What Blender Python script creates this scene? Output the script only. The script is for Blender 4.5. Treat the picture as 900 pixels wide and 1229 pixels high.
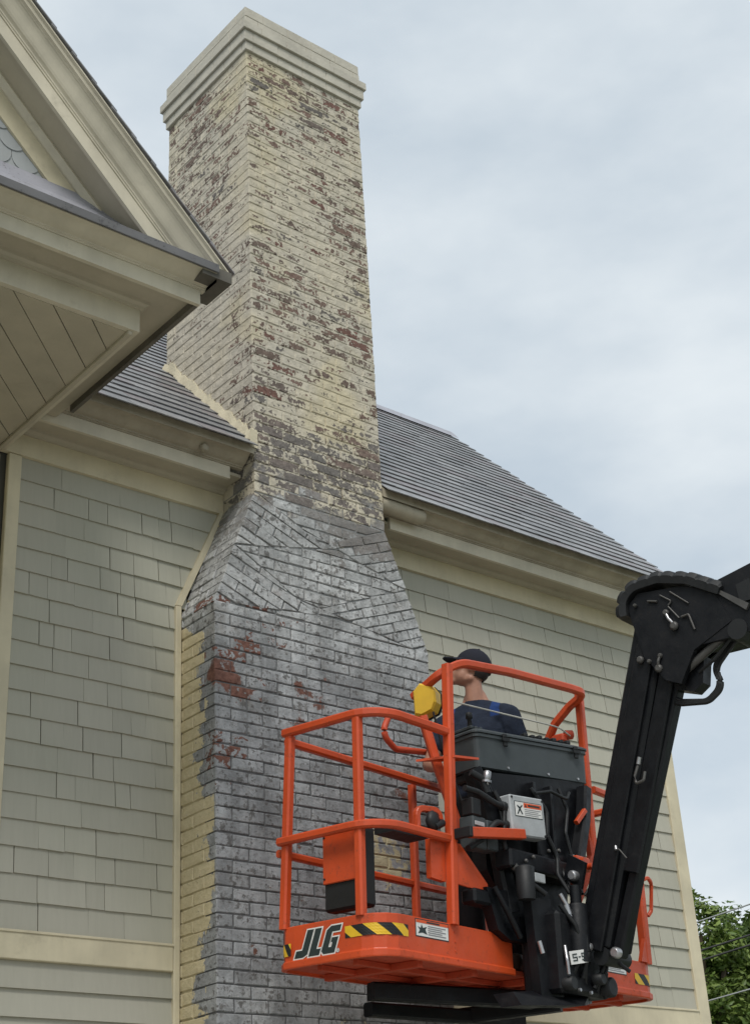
import bpy, bmesh, math, random
from mathutils import Vector, Matrix, noise as mnoise

random.seed(7)
for o in list(bpy.data.objects):
    bpy.data.objects.remove(o)
SC = bpy.context.scene
COL = SC.collection
R = math.radians

# ------------------------------------------------------------------ camera
YAW, PITCH, ROLL, FPX = 0.710831163, 0.466153856, -0.0598472264, 1802.38
fw = Vector((math.sin(YAW)*math.cos(PITCH), math.cos(YAW)*math.cos(PITCH), math.sin(PITCH)))
rt = Vector((math.cos(YAW), -math.sin(YAW), 0))
up = rt.cross(fw)
rt2 = rt*math.cos(ROLL) + up*math.sin(ROLL)
up2 = -rt*math.sin(ROLL) + up*math.cos(ROLL)
CAM = Vector((0, 0, 1.6))
cd = bpy.data.cameras.new("camera")
cam = bpy.data.objects.new("camera", cd); COL.objects.link(cam)
cam.matrix_world = Matrix(((rt2.x, up2.x, -fw.x, CAM.x), (rt2.y, up2.y, -fw.y, CAM.y), (rt2.z, up2.z, -fw.z, CAM.z), (0, 0, 0, 1)))
cd.sensor_fit = 'VERTICAL'; cd.sensor_height = 24.0; cd.lens = FPX/1229*24.0
cd.clip_start = 0.05; cd.clip_end = 2000
SC.camera = cam

# ------------------------------------------------------------------ sky, sun, exposure
SUN_EL, SUN_AZ = R(52), R(222)          # azimuth clockwise from +Y
w = bpy.data.worlds.new("World"); SC.world = w; w.use_nodes = True
nt = w.node_tree; nt.nodes.clear()
out = nt.nodes.new('ShaderNodeOutputWorld')
sky = nt.nodes.new('ShaderNodeTexSky'); sky.sky_type = 'NISHITA'; sky.sun_disc = False
sky.sun_elevation = SUN_EL; sky.sun_rotation = SUN_AZ
b1 = nt.nodes.new('ShaderNodeBackground'); b1.inputs['Strength'].default_value = 0.10
nt.links.new(sky.outputs[0], b1.inputs[0])
tc = nt.nodes.new('ShaderNodeTexCoord')
mp = nt.nodes.new('ShaderNodeMapping'); mp.inputs['Scale'].default_value = (1.0, 1.0, 2.0); mp.inputs['Rotation'].default_value = (0.2, 0.1, 0.9)
nt.links.new(tc.outputs['Generated'], mp.inputs[0])
nz = nt.nodes.new('ShaderNodeTexNoise'); nz.inputs['Scale'].default_value = 3.2; nz.inputs['Detail'].default_value = 6; nz.inputs['Roughness'].default_value = 0.52
nt.links.new(mp.outputs[0], nz.inputs['Vector'])
cr = nt.nodes.new('ShaderNodeValToRGB')
cr.color_ramp.elements[0].position = 0.35; cr.color_ramp.elements[0].color = (0.43, 0.495, 0.55, 1)
cr.color_ramp.elements[1].position = 0.64; cr.color_ramp.elements[1].color = (0.60, 0.645, 0.675, 1)
nt.links.new(nz.outputs[0], cr.inputs[0])
b2 = nt.nodes.new('ShaderNodeBackground'); b2.inputs['Strength'].default_value = 1.0
nt.links.new(cr.outputs[0], b2.inputs[0])
mr = nt.nodes.new('ShaderNodeMapRange'); mr.inputs[1].default_value = 0.3; mr.inputs[2].default_value = 0.6; mr.inputs[3].default_value = 0.86; mr.inputs[4].default_value = 0.97
nt.links.new(nz.outputs[0], mr.inputs[0])
mx = nt.nodes.new('ShaderNodeMixShader')
nt.links.new(mr.outputs[0], mx.inputs[0]); nt.links.new(b1.outputs[0], mx.inputs[1]); nt.links.new(b2.outputs[0], mx.inputs[2])
nt.links.new(mx.outputs[0], out.inputs[0])

sd = bpy.data.lights.new("sun", 'SUN'); sd.energy = 1.8; sd.angle = R(22); sd.color = (1.0, 0.96, 0.90)
sun = bpy.data.objects.new("sun", sd); COL.objects.link(sun)
sdir = Vector((math.sin(SUN_AZ)*math.cos(SUN_EL), math.cos(SUN_AZ)*math.cos(SUN_EL), math.sin(SUN_EL)))
sun.rotation_euler = sdir.to_track_quat('Z', 'Y').to_euler()
SC.view_settings.view_transform = 'Standard'; SC.view_settings.look = 'None'
SC.view_settings.exposure = 0.42; SC.view_settings.gamma = 1.0

# ------------------------------------------------------------------ node helper and materials
class NB:
    def __init__(s, name):
        s.m = bpy.data.materials.new(name); s.m.use_nodes = True
        s.t = s.m.node_tree; s.t.nodes.clear()
        s.out = s.n('ShaderNodeOutputMaterial'); s.b = s.n('ShaderNodeBsdfPrincipled')
        s.l(s.b.outputs[0], s.out.inputs[0])
        s.geo = s.n('ShaderNodeNewGeometry'); s.P = s.geo.outputs['Position']
        s._xyz = None
    def n(s, k): return s.t.nodes.new(k)
    def l(s, a, b): s.t.links.new(a, b)
    def put(s, sock, v):
        if isinstance(v, (int, float)): sock.default_value = v
        elif isinstance(v, tuple): sock.default_value = (*v, 1) if len(v) == 3 and sock.type == 'RGBA' else v
        else: s.l(v, sock)
    def mt(s, op, a, b=0.0, c=0.0):
        n = s.n('ShaderNodeMath'); n.operation = op
        s.put(n.inputs[0], a); s.put(n.inputs[1], b); s.put(n.inputs[2], c); return n.outputs[0]
    def add(s, a, b): return s.mt('ADD', a, b)
    def sub(s, a, b): return s.mt('SUBTRACT', a, b)
    def mul(s, a, b): return s.mt('MULTIPLY', a, b)
    def mix(s, f, a, b):
        n = s.n('ShaderNodeMix'); n.data_type = 'RGBA'
        s.put(n.inputs[0], f); s.put(n.inputs[6], a); s.put(n.inputs[7], b); return n.outputs[2]
    def step(s, v, a, b, lo=0.0, hi=1.0):
        n = s.n('ShaderNodeMapRange'); n.interpolation_type = 'SMOOTHSTEP'
        s.put(n.inputs[0], v); s.put(n.inputs[1], a); s.put(n.inputs[2], b); s.put(n.inputs[3], lo); s.put(n.inputs[4], hi); return n.outputs[0]
    def noise(s, scale, detail=4, rough=0.55, vec=None, stretch=None, off=None, dist=0.0):
        v = vec or s.P
        if stretch or off:
            m = s.n('ShaderNodeMapping')
            if stretch: m.inputs['Scale'].default_value = stretch
            if off: m.inputs['Location'].default_value = off
            s.l(v, m.inputs[0]); v = m.outputs[0]
        n = s.n('ShaderNodeTexNoise'); n.inputs['Scale'].default_value = scale
        n.inputs['Detail'].default_value = detail; n.inputs['Roughness'].default_value = rough; n.inputs['Distortion'].default_value = dist
        s.l(v, n.inputs['Vector']); return n.outputs[0]
    def xyz(s):
        if not s._xyz:
            n = s.n('ShaderNodeSeparateXYZ'); s.l(s.P, n.inputs[0]); s._xyz = n.outputs
        return s._xyz
    def rnd(s):
        oi = s.n('ShaderNodeObjectInfo')
        return s.mt('FRACT', s.add(s.geo.outputs['Random Per Island'], oi.outputs['Random']))
    def val(s, col, f):
        n = s.n('ShaderNodeHueSaturation'); s.put(n.inputs['Color'], col); s.put(n.inputs['Value'], f); return n.outputs[0]
    def bump(s, h, strength=0.3, dist=0.01):
        n = s.n('ShaderNodeBump'); n.inputs['Strength'].default_value = strength; n.inputs['Distance'].default_value = dist
        s.put(n.inputs['Height'], h); s.l(n.outputs[0], s.b.inputs['Normal'])
    def fin(s, col, rough=0.6, spec=0.5, metal=0.0):
        s.put(s.b.inputs['Base Color'], col); s.put(s.b.inputs['Roughness'], rough)
        s.put(s.b.inputs['Specular IOR Level'], spec); s.put(s.b.inputs['Metallic'], metal); return s.m

def m_paint(name, col, var=0.10, dirt=0.25, dirtcol=(0.22, 0.19, 0.13), rough=0.55, streak=True, rv=0.0, spec=0.35, bump=0.12):
    b = NB(name)
    n1 = b.noise(3.0, 5); n2 = b.noise(30, 4, 0.6, stretch=(1, 1, 0.10) if streak else None)
    f = b.add(b.step(n1, 0.25, 0.75, 1-var, 1+var), b.mul(b.sub(n2, 0.5), var))
    if rv: f = b.add(f, b.mul(b.sub(b.rnd(), 0.5), rv))
    c = b.val(col, f)
    d = b.noise(7, 8, 0.72, off=(3, 1, 2))
    c = b.mix(b.step(d, 0.55, 0.82, 0, dirt), c, dirtcol)
    b.bump(b.add(b.noise(55, 4, 0.6, stretch=(1, 1, 0.2) if streak else None), b.mul(n1, 0.4)), bump, 0.01)
    return b.fin(c, b.step(n1, 0.2, 0.8, rough-0.08, rough+0.1), spec)

def m_metal_paint(name, col, rough=0.38, wear=0.25, dark=(0.05, 0.03, 0.02), var=0.08, spec=0.5, scale=9, dust=None):
    b = NB(name)
    n1 = b.noise(scale, 7, 0.7); n2 = b.noise(2.5, 4); n3 = b.noise(60, 5, 0.7, off=(3, 3, 3))
    c = b.val(col, b.step(n2, 0.25, 0.75, 1-var, 1+var))
    c = b.mix(b.step(n1, 0.54, 0.78, 0, wear), c, dark)
    c = b.mix(b.step(b.add(b.mul(n3, 0.6), b.mul(n1, 0.4)), 0.575, 0.60, 0, wear*1.5), c, dark)
    if dust: c = b.mix(b.step(b.noise(6, 8, 0.75, stretch=(1, 1, 0.35), off=(8, 1, 4)), 0.52, 0.80, 0, 0.45), c, dust)
    b.bump(b.add(b.noise(40, 3), b.mul(n1, 0.6)), 0.10, 0.01)
    return b.fin(c, b.step(n1, 0.3, 0.75, rough-0.06, rough+0.26), spec)

def m_brick(name, mortar=False):
    b = NB(name); x, y, z = b.xyz()
    r1 = b.rnd(); r2 = b.mt('FRACT', b.mul(r1, 17.31)); r3 = b.mt('FRACT', b.mul(r1, 41.7))
    n1 = b.noise(9, 7, 0.68); n2 = b.noise(38, 5, 0.62); n3 = b.noise(2.3, 3); n4 = b.noise(16, 6, 0.7, off=(5, 2, 9)); n5 = b.noise(1.5, 3, 0.5, off=(1.7, 4.1, 8.3))
    zw = b.add(b.add(z, b.mul(b.sub(n1, 0.5), 0.55)), b.add(b.mul(b.sub(n3, 0.5), 0.8), b.mul(b.sub(r2, 0.5), 0.36)))
    base = b.step(zw, 5.66, 5.80, 1, 0)
    # bare brick
    bare = b.mix(b.step(r2, 0.2, 0.8), (0.145, 0.108, 0.088), (0.190, 0.128, 0.102))
    bare = b.mix(b.step(r3, 0.90, 0.93), bare, (0.14, 0.125, 0.112))
    bare = b.mix(b.step(r3, 0.12, 0.09), bare, (0.165, 0.092, 0.074))
    n6 = b.noise(52, 5, 0.66, off=(7, 7, 1)); n7 = b.noise(24, 4, 0.6, off=(1, 3, 3), dist=0.8)
    lowgrey = b.step(b.add(z, b.mul(b.sub(r2, 0.5), 0.5)), 6.0, 6.5, 0.8, 0)
    bare = b.mix(lowgrey, bare, (0.165, 0.155, 0.145))
    bare = b.val(bare, b.step(n2, 0.25, 0.75, 0.70, 1.30))
    # cream coat on the stack
    cream = b.mix(b.step(n3, 0.35, 0.65), (0.51, 0.47, 0.39), (0.55, 0.50, 0.395))
    cream = b.mix(b.step(n5, 0.54, 0.66, 0, 0.40), cream, (0.57, 0.49, 0.29))
    cream = b.val(cream, b.step(n4, 0.25, 0.75, 0.80, 1.12))
    cream = b.mix(b.step(n2, 0.60, 0.80, 0, 0.45), cream, (0.22, 0.19, 0.15))
    thr = b.add(b.step(b.add(z, b.mul(b.sub(n3, 0.5), 0.5)), 5.95, 6.55, 0.545, 0.468), b.step(z, 7.2, 8.2, 0, 0.012))
    left_lo = b.mul(b.step(y, 6.42, 6.6), b.step(z, 7.6, 7.1))      # flank above the roof keeps more paint
    thr = b.sub(thr, b.mul(left_lo, 0.085))
    at = b.n('ShaderNodeAttribute'); at.attribute_name = 'rim'; rim = at.outputs['Fac']
    if mortar:
        cov = b.add(b.add(b.mul(n1, 0.5), b.mul(n6, 0.5)), 0.05)
        bare = b.val((0.20, 0.17, 0.13), b.step(n2, 0.25, 0.75, 0.8, 1.2))
    else:
        cov = b.add(b.add(b.add(b.mul(n1, 0.22), b.mul(n7, 0.40)), b.mul(n6, 0.38)), b.mul(b.sub(r1, 0.5), 0.10))
        cov = b.add(b.add(cov, b.mul(b.sub(n3, 0.5), 0.20)), b.mul(b.sub(rim, 0.58), 0.105))
    cm = b.step(cov, b.sub(thr, 0.010), b.add(thr, 0.010))
    stack = b.mix(cm, bare, cream)
    # grey coat on the base
    hi = b.step(b.add(z, b.mul(b.sub(n3, 0.5), 0.8)), 4.3, 5.3)
    grey = b.mix(hi, (0.300, 0.308, 0.316), (0.425, 0.432, 0.428))
    grey = b.val(grey, b.add(b.step(n4, 0.25, 0.75, 0.80, 1.16), b.mul(b.sub(r1, 0.5), 0.26)))
    grey = b.val(grey, b.step(b.noise(3.4, 5, 0.6, off=(6, 1, 2)), 0.34, 0.62, 0.74, 1.10))
    grey = b.val(grey, b.step(b.noise(14, 5, 0.65, stretch=(1, 1, 0.12), off=(2, 9, 4)), 0.32, 0.66, 0.80, 1.10))
    grey = b.mix(b.step(b.noise(5, 6, 0.7, off=(9, 3, 1)), 0.54, 0.72, 0, 0.40), grey, (0.20, 0.175, 0.145))
    sp = b.add(b.mul(n2, 0.55), b.mul(n4, 0.45))
    grey = b.mix(b.step(b.add(sp, b.mul(b.sub(n1, 0.5), 0.25)), 0.525, 0.59, 0, 0.82), grey, (0.085, 0.080, 0.075))
    grey = b.mix(b.step(b.add(n6, b.mul(b.sub(n7, 0.5), 0.5)), 0.55, 0.66, 0, 0.55), grey, (0.13, 0.128, 0.125))
    grey = b.mix(b.step(b.add(b.mul(n1, 0.5), b.mul(n7, 0.5)), 0.53, 0.60, 0, b.add(0.12, b.mul(hi, 0.42))), grey, (0.56, 0.56, 0.55))
    redm = b.step(b.add(n5, b.mul(b.sub(n1, 0.5), 0.30)), 0.615, 0.635)
    # red scars at the left of the front, where the coat fell off
    dx = b.mul(b.sub(x, 4.42), 1/0.26); dz = b.mul(b.sub(z, 4.50), 1/0.75)
    blob = b.sub(1.0, b.mt('SQRT', b.add(b.mul(dx, dx), b.mul(dz, dz))))
    redm = b.mt('MAXIMUM', b.mul(redm, b.mul(b.step(z, 3.7, 4.0), b.step(z, 5.0, 4.8))), b.step(b.add(b.mul(blob, 0.095), b.add(b.add(b.mul(n1, 0.6), b.mul(n7, 0.4)), b.mul(b.sub(r2, 0.5), 0.30))), 0.655, 0.67))
    redm = b.mul(redm, b.step(z, 5.1, 4.95))
    red = b.val((0.155, 0.076, 0.058), b.step(n2, 0.25, 0.75, 0.6, 1.25))
    if mortar:
        grey = b.val(b.mix(hi, (0.125, 0.127, 0.130), (0.235, 0.237, 0.235)), b.step(n4, 0.25, 0.75, 0.7, 1.3))
        red = grey
    if not mortar: grey = b.mix(b.step(b.add(b.add(z, b.mul(b.sub(n3, 0.5), 1.0)), b.add(b.mul(b.sub(r3, 0.5), 0.35), b.mul(b.sub(n7, 0.5), 0.8))), 5.50, 5.62, 0, 0.72), grey, bare)
    bcol = b.mix(redm, grey, red)
    # cream scraps left low on the front
    d2x = b.mul(b.sub(x, 5.35), 1/0.30); d2z = b.mul(b.sub(z, 3.62), 1/0.22)
    scr = b.sub(1.0, b.mt('SQRT', b.add(b.mul(d2x, d2x), b.mul(d2z, d2z))))
    d3x = b.mul(b.sub(x, 5.1), 1/0.55); d3z = b.mul(b.sub(z, 2.45), 1/0.22)
    scr = b.mt('MAXIMUM', scr, b.sub(1.2, b.mt('SQRT', b.add(b.mul(d3x, d3x), b.mul(d3z, d3z)))))
    bcol = b.mix(b.step(b.add(b.mul(scr, 0.22), n4), 0.60, 0.62), bcol, (0.45, 0.40, 0.26))
    # yellow coat on the flank, ragged towards the front edge
    yel = b.val(b.mix(b.step(n4, 0.3, 0.7), (0.50, 0.43, 0.27), (0.56, 0.485, 0.32)), b.step(n2, 0.2, 0.8, 0.93, 1.06))
    edge = b.add(b.add(6.335, b.step(z, 2.95, 3.3, 0.11, 0)), b.step(z, 3.7, 4.0, 0, 0.10))
    edge = b.add(edge, b.step(z, 4.72, 4.95, 0, 0.25))
    ym = b.step(b.add(y, b.add(b.add(b.mul(b.sub(n1, 0.5), 0.24), b.mul(b.sub(n7, 0.5), 0.14)), b.mul(b.sub(r3, 0.5), 0.12))), edge, b.add(edge, 0.006))
    ym = b.mul(b.mul(ym, b.step(n4, 0.66, 0.68, 1, 0.0)), b.step(y, 6.310, 6.316))
    bcol = b.mix(ym, bcol, yel)
    col = b.mix(base, stack, bcol)
    h = b.add(b.add(b.mul(n2, 0.5), b.mul(n4, 0.8)), b.mul(cm, b.mul(b.sub(1, base), 0.35)))
    b.bump(h, 0.75, 0.014)
    return b.fin(col, 0.85, 0.25)

def m_cap():
    b = NB('cap_paint'); n1 = b.noise(5, 6, 0.65); n2 = b.noise(40, 4)
    c = b.val((0.50, 0.47, 0.40), b.step(n1, 0.25, 0.75, 0.86, 1.10))
    c = b.mix(b.step(b.noise(6, 8, 0.7, stretch=(1, 1, 0.3), off=(2, 2, 2)), 0.56, 0.75, 0, 0.45), c, (0.25, 0.22, 0.17))
    b.bump(b.add(n2, n1), 0.3, 0.01); return b.fin(c, 0.8, 0.25)

def m_shingle():
    b = NB('sage_shingle_paint'); r = b.rnd()
    g = b.noise(42, 4, 0.6, stretch=(1, 1, 0.06)); n1 = b.noise(1.6, 4)
    c = b.mix(b.step(b.noise(1.1, 2, off=(4, 0, 0)), 0.35, 0.65), (0.392, 0.383, 0.312), (0.412, 0.397, 0.330))
    c = b.val(c, b.add(b.add(b.step(g, 0.2, 0.8, 0.965, 1.03), b.mul(b.sub(r, 0.5), 0.09)), b.mul(b.sub(n1, 0.5), 0.10)))
    c = b.mix(b.step(b.noise(25, 7, 0.75, stretch=(1, 1, 0.3), off=(1, 5, 0)), 0.62, 0.85, 0, 0.35), c, (0.18, 0.17, 0.13))
    b.bump(g, 0.14, 0.006); return b.fin(c, 0.62, 0.3)

def m_slate():
    b = NB('slate'); r = b.rnd()
    c = b.mix(r, (0.165, 0.167, 0.174), (0.255, 0.255, 0.262))
    c = b.mix(b.step(b.mt('FRACT', b.mul(r, 7.7)), 0.8, 0.86), c, (0.205, 0.190, 0.198))
    c = b.val(c, b.step(b.noise(20, 6, 0.7), 0.25, 0.75, 0.8, 1.2))
    b.bump(b.noise(50, 5), 0.3, 0.006); return b.fin(c, 0.42, 0.5)

def m_leaf(name, c1, c2):
    b = NB(name); r = b.rnd()
    c = b.mix(r, c1, c2)
    c = b.val(c, b.step(b.noise(0.9, 4), 0.3, 0.7, 0.75, 1.3))
    tr = b.n('ShaderNodeBsdfTranslucent'); b.put(tr.inputs[0], c)
    ms = b.n('ShaderNodeMixShader'); ms.inputs[0].default_value = 0.3
    b.fin(c, 0.5, 0.4); b.l(b.b.outputs[0], ms.inputs[1]); b.l(tr.outputs[0], ms.inputs[2]); b.l(ms.outputs[0], b.out.inputs[0]); return b.m

def m_simple(name, col, rough=0.6, spec=0.4, metal=0.0, var=0.12, scale=14, bump=0.1):
    b = NB(name); n1 = b.noise(scale, 5, 0.6)
    b.bump(b.noise(scale*4, 4), bump, 0.006)
    return b.fin(b.val(col, b.step(n1, 0.25, 0.75, 1-var, 1+var)), b.step(n1, 0.2, 0.8, rough-0.08, rough+0.1), spec, metal)

def m_shirt():
    b = NB('navy_shirt_cloth'); tcn = b.n('ShaderNodeTexCoord'); sx = b.n('ShaderNodeSeparateXYZ'); b.l(tcn.outputs['Object'], sx.inputs[0])
    ax = b.mt('ABSOLUTE', sx.outputs[0])
    wv = b.mul(b.sub(b.noise(20, 3), 0.5), 0.02)
    pan = b.mul(b.mul(b.step(b.add(ax, wv), 0.105, 0.11), b.step(b.add(ax, wv), 0.165, 0.16)), b.step(b.add(sx.outputs[2], wv), 1.405, 1.415))
    c = b.mix(pan, (0.020, 0.026, 0.042), (0.018, 0.042, 0.14))
    c = b.val(c, b.step(b.noise(12, 5), 0.25, 0.75, 0.8, 1.25)); b.bump(b.noise(14, 3, 0.5, dist=0.6), 0.5, 0.03)
    return b.fin(c, 0.9, 0.15)

M = dict(
 brick=m_brick('worn_painted_brick'), mortar=m_brick('worn_mortar', True), cap=m_cap(), shingle=m_shingle(), slate=m_slate(),
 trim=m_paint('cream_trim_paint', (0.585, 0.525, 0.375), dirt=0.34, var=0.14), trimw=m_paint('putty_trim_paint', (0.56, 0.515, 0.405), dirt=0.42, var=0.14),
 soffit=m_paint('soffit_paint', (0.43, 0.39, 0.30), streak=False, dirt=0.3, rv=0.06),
 weather=m_paint('weathered_moulding', (0.36, 0.32, 0.24), dirt=0.55, dirtcol=(0.09, 0.08, 0.06), var=0.2),
 rot=m_paint('blackened_wood', (0.13, 0.12, 0.10), dirt=0.85, dirtcol=(0.04, 0.04, 0.038), var=0.3, rough=0.8),
 leadshade=m_metal_paint('shaded_lead', (0.115, 0.112, 0.112), rough=0.45, wear=0.5, dark=(0.05, 0.05, 0.05), var=0.2),  # darker copy of the lead, shade put into its colour
 scale=m_paint('grey_scale_paint', (0.33, 0.345, 0.345), rv=0.12, dirt=0.3),
 lead=m_metal_paint('lead_sheet', (0.30, 0.30, 0.335), rough=0.42, wear=0.5, dark=(0.13, 0.125, 0.13), var=0.2),
 wallback=m_simple('sheathing', (0.06, 0.058, 0.05)),
 orange=m_metal_paint('orange_lift_paint', (0.53, 0.064, 0.013), rough=0.40, wear=0.32, dark=(0.24, 0.045, 0.02), dust=(0.36, 0.095, 0.045), var=0.14),
 orangedk=m_metal_paint('dark_orange_paint', (0.45, 0.055, 0.018), rough=0.55, wear=0.5, dark=(0.24, 0.04, 0.02), var=0.15),  # darker, rougher orange with heavier wear
 black=m_metal_paint('black_lift_paint', (0.0045, 0.0052, 0.007), rough=0.42, wear=0.30, dark=(0.016, 0.015, 0.015), spec=0.3),
 rubber=m_simple('black_rubber', (0.010, 0.011, 0.012), 0.55, 0.4),
 greyplastic=m_simple('dark_grey_plastic', (0.050, 0.060, 0.064), 0.5, 0.45, var=0.16, scale=8),
 boxgrey=m_simple('light_grey_box', (0.38, 0.40, 0.41), 0.45, 0.5),
 steel=m_simple('bright_steel', (0.42, 0.42, 0.43), 0.32, 0.5, 0.8),
 rod=m_simple('dull_rod', (0.085, 0.082, 0.078), 0.45, 0.5, 0.3),
 white=m_simple('white_print', (0.70, 0.70, 0.68), 0.5, var=0.05), ink=m_simple('dark_print', (0.022, 0.035, 0.035), 0.5, var=0.1),
 hazy=m_simple('hazard_yellow', (0.72, 0.45, 0.025), 0.45, var=0.08), hazk=m_simple('hazard_black', (0.014, 0.014, 0.015), 0.5),
 labelo=m_simple('label_orange', (0.65, 0.10, 0.03), 0.5), textg=m_simple('grey_print', (0.22, 0.22, 0.23), 0.5),
 yellow=m_simple('yellow_plastic', (0.70, 0.44, 0.03), 0.4, 0.5, var=0.06),
 rope=m_simple('pale_cord', (0.45, 0.44, 0.40), 0.6), skin=m_simple('skin', (0.36, 0.185, 0.125), 0.5, 0.4, var=0.12, scale=25),
 hair=m_simple('dark_hair', (0.020, 0.016, 0.013), 0.7, var=0.3, scale=90, bump=0.4), capcloth=m_simple('navy_cap_cloth', (0.017, 0.018, 0.026), 0.85, 0.2, var=0.2),
 shirt=m_shirt(), trouser=m_simple('black_work_trousers', (0.016, 0.017, 0.019), 0.85, 0.2, var=0.25), boot=m_simple('brown_boot', (0.05, 0.03, 0.018), 0.6),
 leafa=m_leaf('leaf_bright', (0.075, 0.130, 0.022), (0.19, 0.25, 0.060)), leafb=m_leaf('leaf_deep', (0.045, 0.090, 0.018), (0.13, 0.19, 0.045)),
 bark=m_simple('bark', (0.09, 0.07, 0.05), 0.9, 0.2, var=0.3, bump=0.5), wire=m_simple('wire_black', (0.03, 0.03, 0.03), 0.6), wirep=m_simple('wire_grey', (0.30, 0.31, 0.31), 0.6),
 grass=m_simple('lawn', (0.055, 0.085, 0.028), 0.9, 0.2, var=0.35, scale=3, bump=0.4), bounce=m_simple('bounce_concrete', (0.34, 0.325, 0.29), 0.9, 0.2, var=0.15, scale=4, bump=0.4),  # pale tone of the unseen slab set to throw light upwards
)

# ------------------------------------------------------------------ mesh helpers
class MB:
    def __init__(s): s.v = []; s.f = []; s.mi = []; s.sm = []
    def face(s, pts, mi=0, sm=False):
        k = len(s.v); s.v += [Vector(p) for p in pts]; s.f.append(tuple(range(k, k+len(pts)))); s.mi.append(mi); s.sm.append(sm)
    def grid(s, rows, closed_u=False, closed_v=False, mi=0, sm=True, flip=False):
        k = len(s.v); nu = len(rows); nv = len(rows[0])
        for r in rows: s.v += [Vector(p) for p in r]
        for i in range(nu if closed_u else nu-1):
            for j in range(nv if closed_v else nv-1):
                a = k+i*nv+j; b_ = k+((i+1) % nu)*nv+j; c = k+((i+1) % nu)*nv+(j+1) % nv; d = k+i*nv+(j+1) % nv
                s.f.append((a, d, c, b_) if flip else (a, b_, c, d)); s.mi.append(mi); s.sm.append(sm)
    def hexa(s, p, mi=0):          # p: 4 bottom, 4 top (ccw from above)
        k = len(s.v); s.v += [Vector(q) for q in p]
        for f in ((3, 2, 1, 0), (4, 5, 6, 7), (0, 1, 5, 4), (1, 2, 6, 5), (2, 3, 7, 6), (3, 0, 4, 7)):
            s.f.append(tuple(k+i for i in f)); s.mi.append(mi); s.sm.append(False)
    def box(s, x0, x1, y0, y1, z0, z1, mi=0):
        s.hexa([(x0, y0, z0), (x1, y0, z0), (x1, y1, z0), (x0, y1, z0), (x0, y0, z1), (x1, y0, z1), (x1, y1, z1), (x0, y1, z1)], mi)
    def cbox(s, x0, x1, y0, y1, z0, z1, c=0.006, mi=0):     # box with chamfered edges
        xs, ys, zs = (x0, x1), (y0, y1), (z0, z1)
        def pt(i, j, k_, ax):
            p = [xs[i], ys[j], zs[k_]]; ins = [(c if i == 0 else -c), (c if j == 0 else -c), (c if k_ == 0 else -c)]
            for a in range(3):
                if a != ax: p[a] += ins[a]
            return p
        k = len(s.v); idx = {}
        for i in (0, 1):
            for j in (0, 1):
                for q in (0, 1):
                    for ax in range(3): idx[(i, j, q, ax)] = len(s.v); s.v.append(Vector(pt(i, j, q, ax)))
        cen = Vector(((x0+x1)/2, (y0+y1)/2, (z0+z1)/2))
        def ad(ids):
            ps = [s.v[i] for i in ids]; nrm = (ps[1]-ps[0]).cross(ps[2]-ps[0]); m_ = sum(ps, Vector())/len(ps)-cen
            s.f.append(tuple(ids) if nrm.dot(m_) > 0 else tuple(reversed(ids))); s.mi.append(mi); s.sm.append(False)
        for e in (0, 1):
            ad([idx[(e, 0, 0, 0)], idx[(e, 1, 0, 0)], idx[(e, 1, 1, 0)], idx[(e, 0, 1, 0)]])
            ad([idx[(0, e, 0, 1)], idx[(1, e, 0, 1)], idx[(1, e, 1, 1)], idx[(0, e, 1, 1)]])
            ad([idx[(0, 0, e, 2)], idx[(1, 0, e, 2)], idx[(1, 1, e, 2)], idx[(0, 1, e, 2)]])
        for a in (0, 1):
            for b_ in (0, 1):
                ad([idx[(a, b_, 0, 0)], idx[(a, b_, 1, 0)], idx[(a, b_, 1, 1)], idx[(a, b_, 0, 1)]])
                ad([idx[(a, 0, b_, 0)], idx[(a, 1, b_, 0)], idx[(a, 1, b_, 2)], idx[(a, 0, b_, 2)]])
                ad([idx[(0, a, b_, 1)], idx[(1, a, b_, 1)], idx[(1, a, b_, 2)], idx[(0, a, b_, 2)]])
                for q in (0, 1): ad([idx[(a, b_, q, 0)], idx[(a, b_, q, 1)], idx[(a, b_, q, 2)]])
    def prism(s, poly, vec, mi=0):
        k = len(s.v); n = len(poly); vec = Vector(vec); poly = [Vector(p) for p in poly]
        nrm = Vector()
        for i in range(n): nrm += poly[i].cross(poly[(i+1) % n])
        if nrm.dot(vec) > 0: poly = poly[::-1]
        s.v += poly + [p+vec for p in poly]
        s.f.append(tuple(range(k, k+n))); s.f.append(tuple(range(k+2*n-1, k+n-1, -1)))
        for i in range(n):
            j = (i+1) % n; s.f.append((k+j, k+i, k+n+i, k+n+j))
        s.mi += [mi]*(n+2); s.sm += [False]*(n+2)
    def sweep(s, path, prof, upv=(0, 0, 1), caps=True, closed=False, mi=0, sm=False):
        """prof: closed 2d outline (a sideways, b along up). mitred along path."""
        path = [Vector(p) for p in path]; upv = Vector(upv); rows = []
        n = len(path)
        for i, p in enumerate(path):
            a = path[i-1] if (i > 0 or closed) else None; c = path[(i+1) % n] if (i < n-1 or closed) else None
            d0 = (p-a).normalized() if a is not None else (c-p).normalized(); d1 = (c-p).normalized() if c is not None else d0
            t = (d0+d1).normalized(); side = t.cross(upv)
            if side.length < 1e-4: side = t.cross(Vector((0, 1, 0)))
            side.normalize(); u2 = side.cross(t).normalized()
            k = 1/max(0.35, math.sqrt(max(0.01, (1+d0.dot(d1))/2)))
            bend = (d1-d0)
            if bend.length > 1e-4:
                bd = bend.normalized(); fa = abs(bd.dot(side)); fb = abs(bd.dot(u2)); ka = 1+(k-1)*fa; kb = 1+(k-1)*fb
            else: ka = kb = 1
            rows.append([p+side*(q[0]*ka)+u2*(q[1]*kb) for q in prof])
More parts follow.
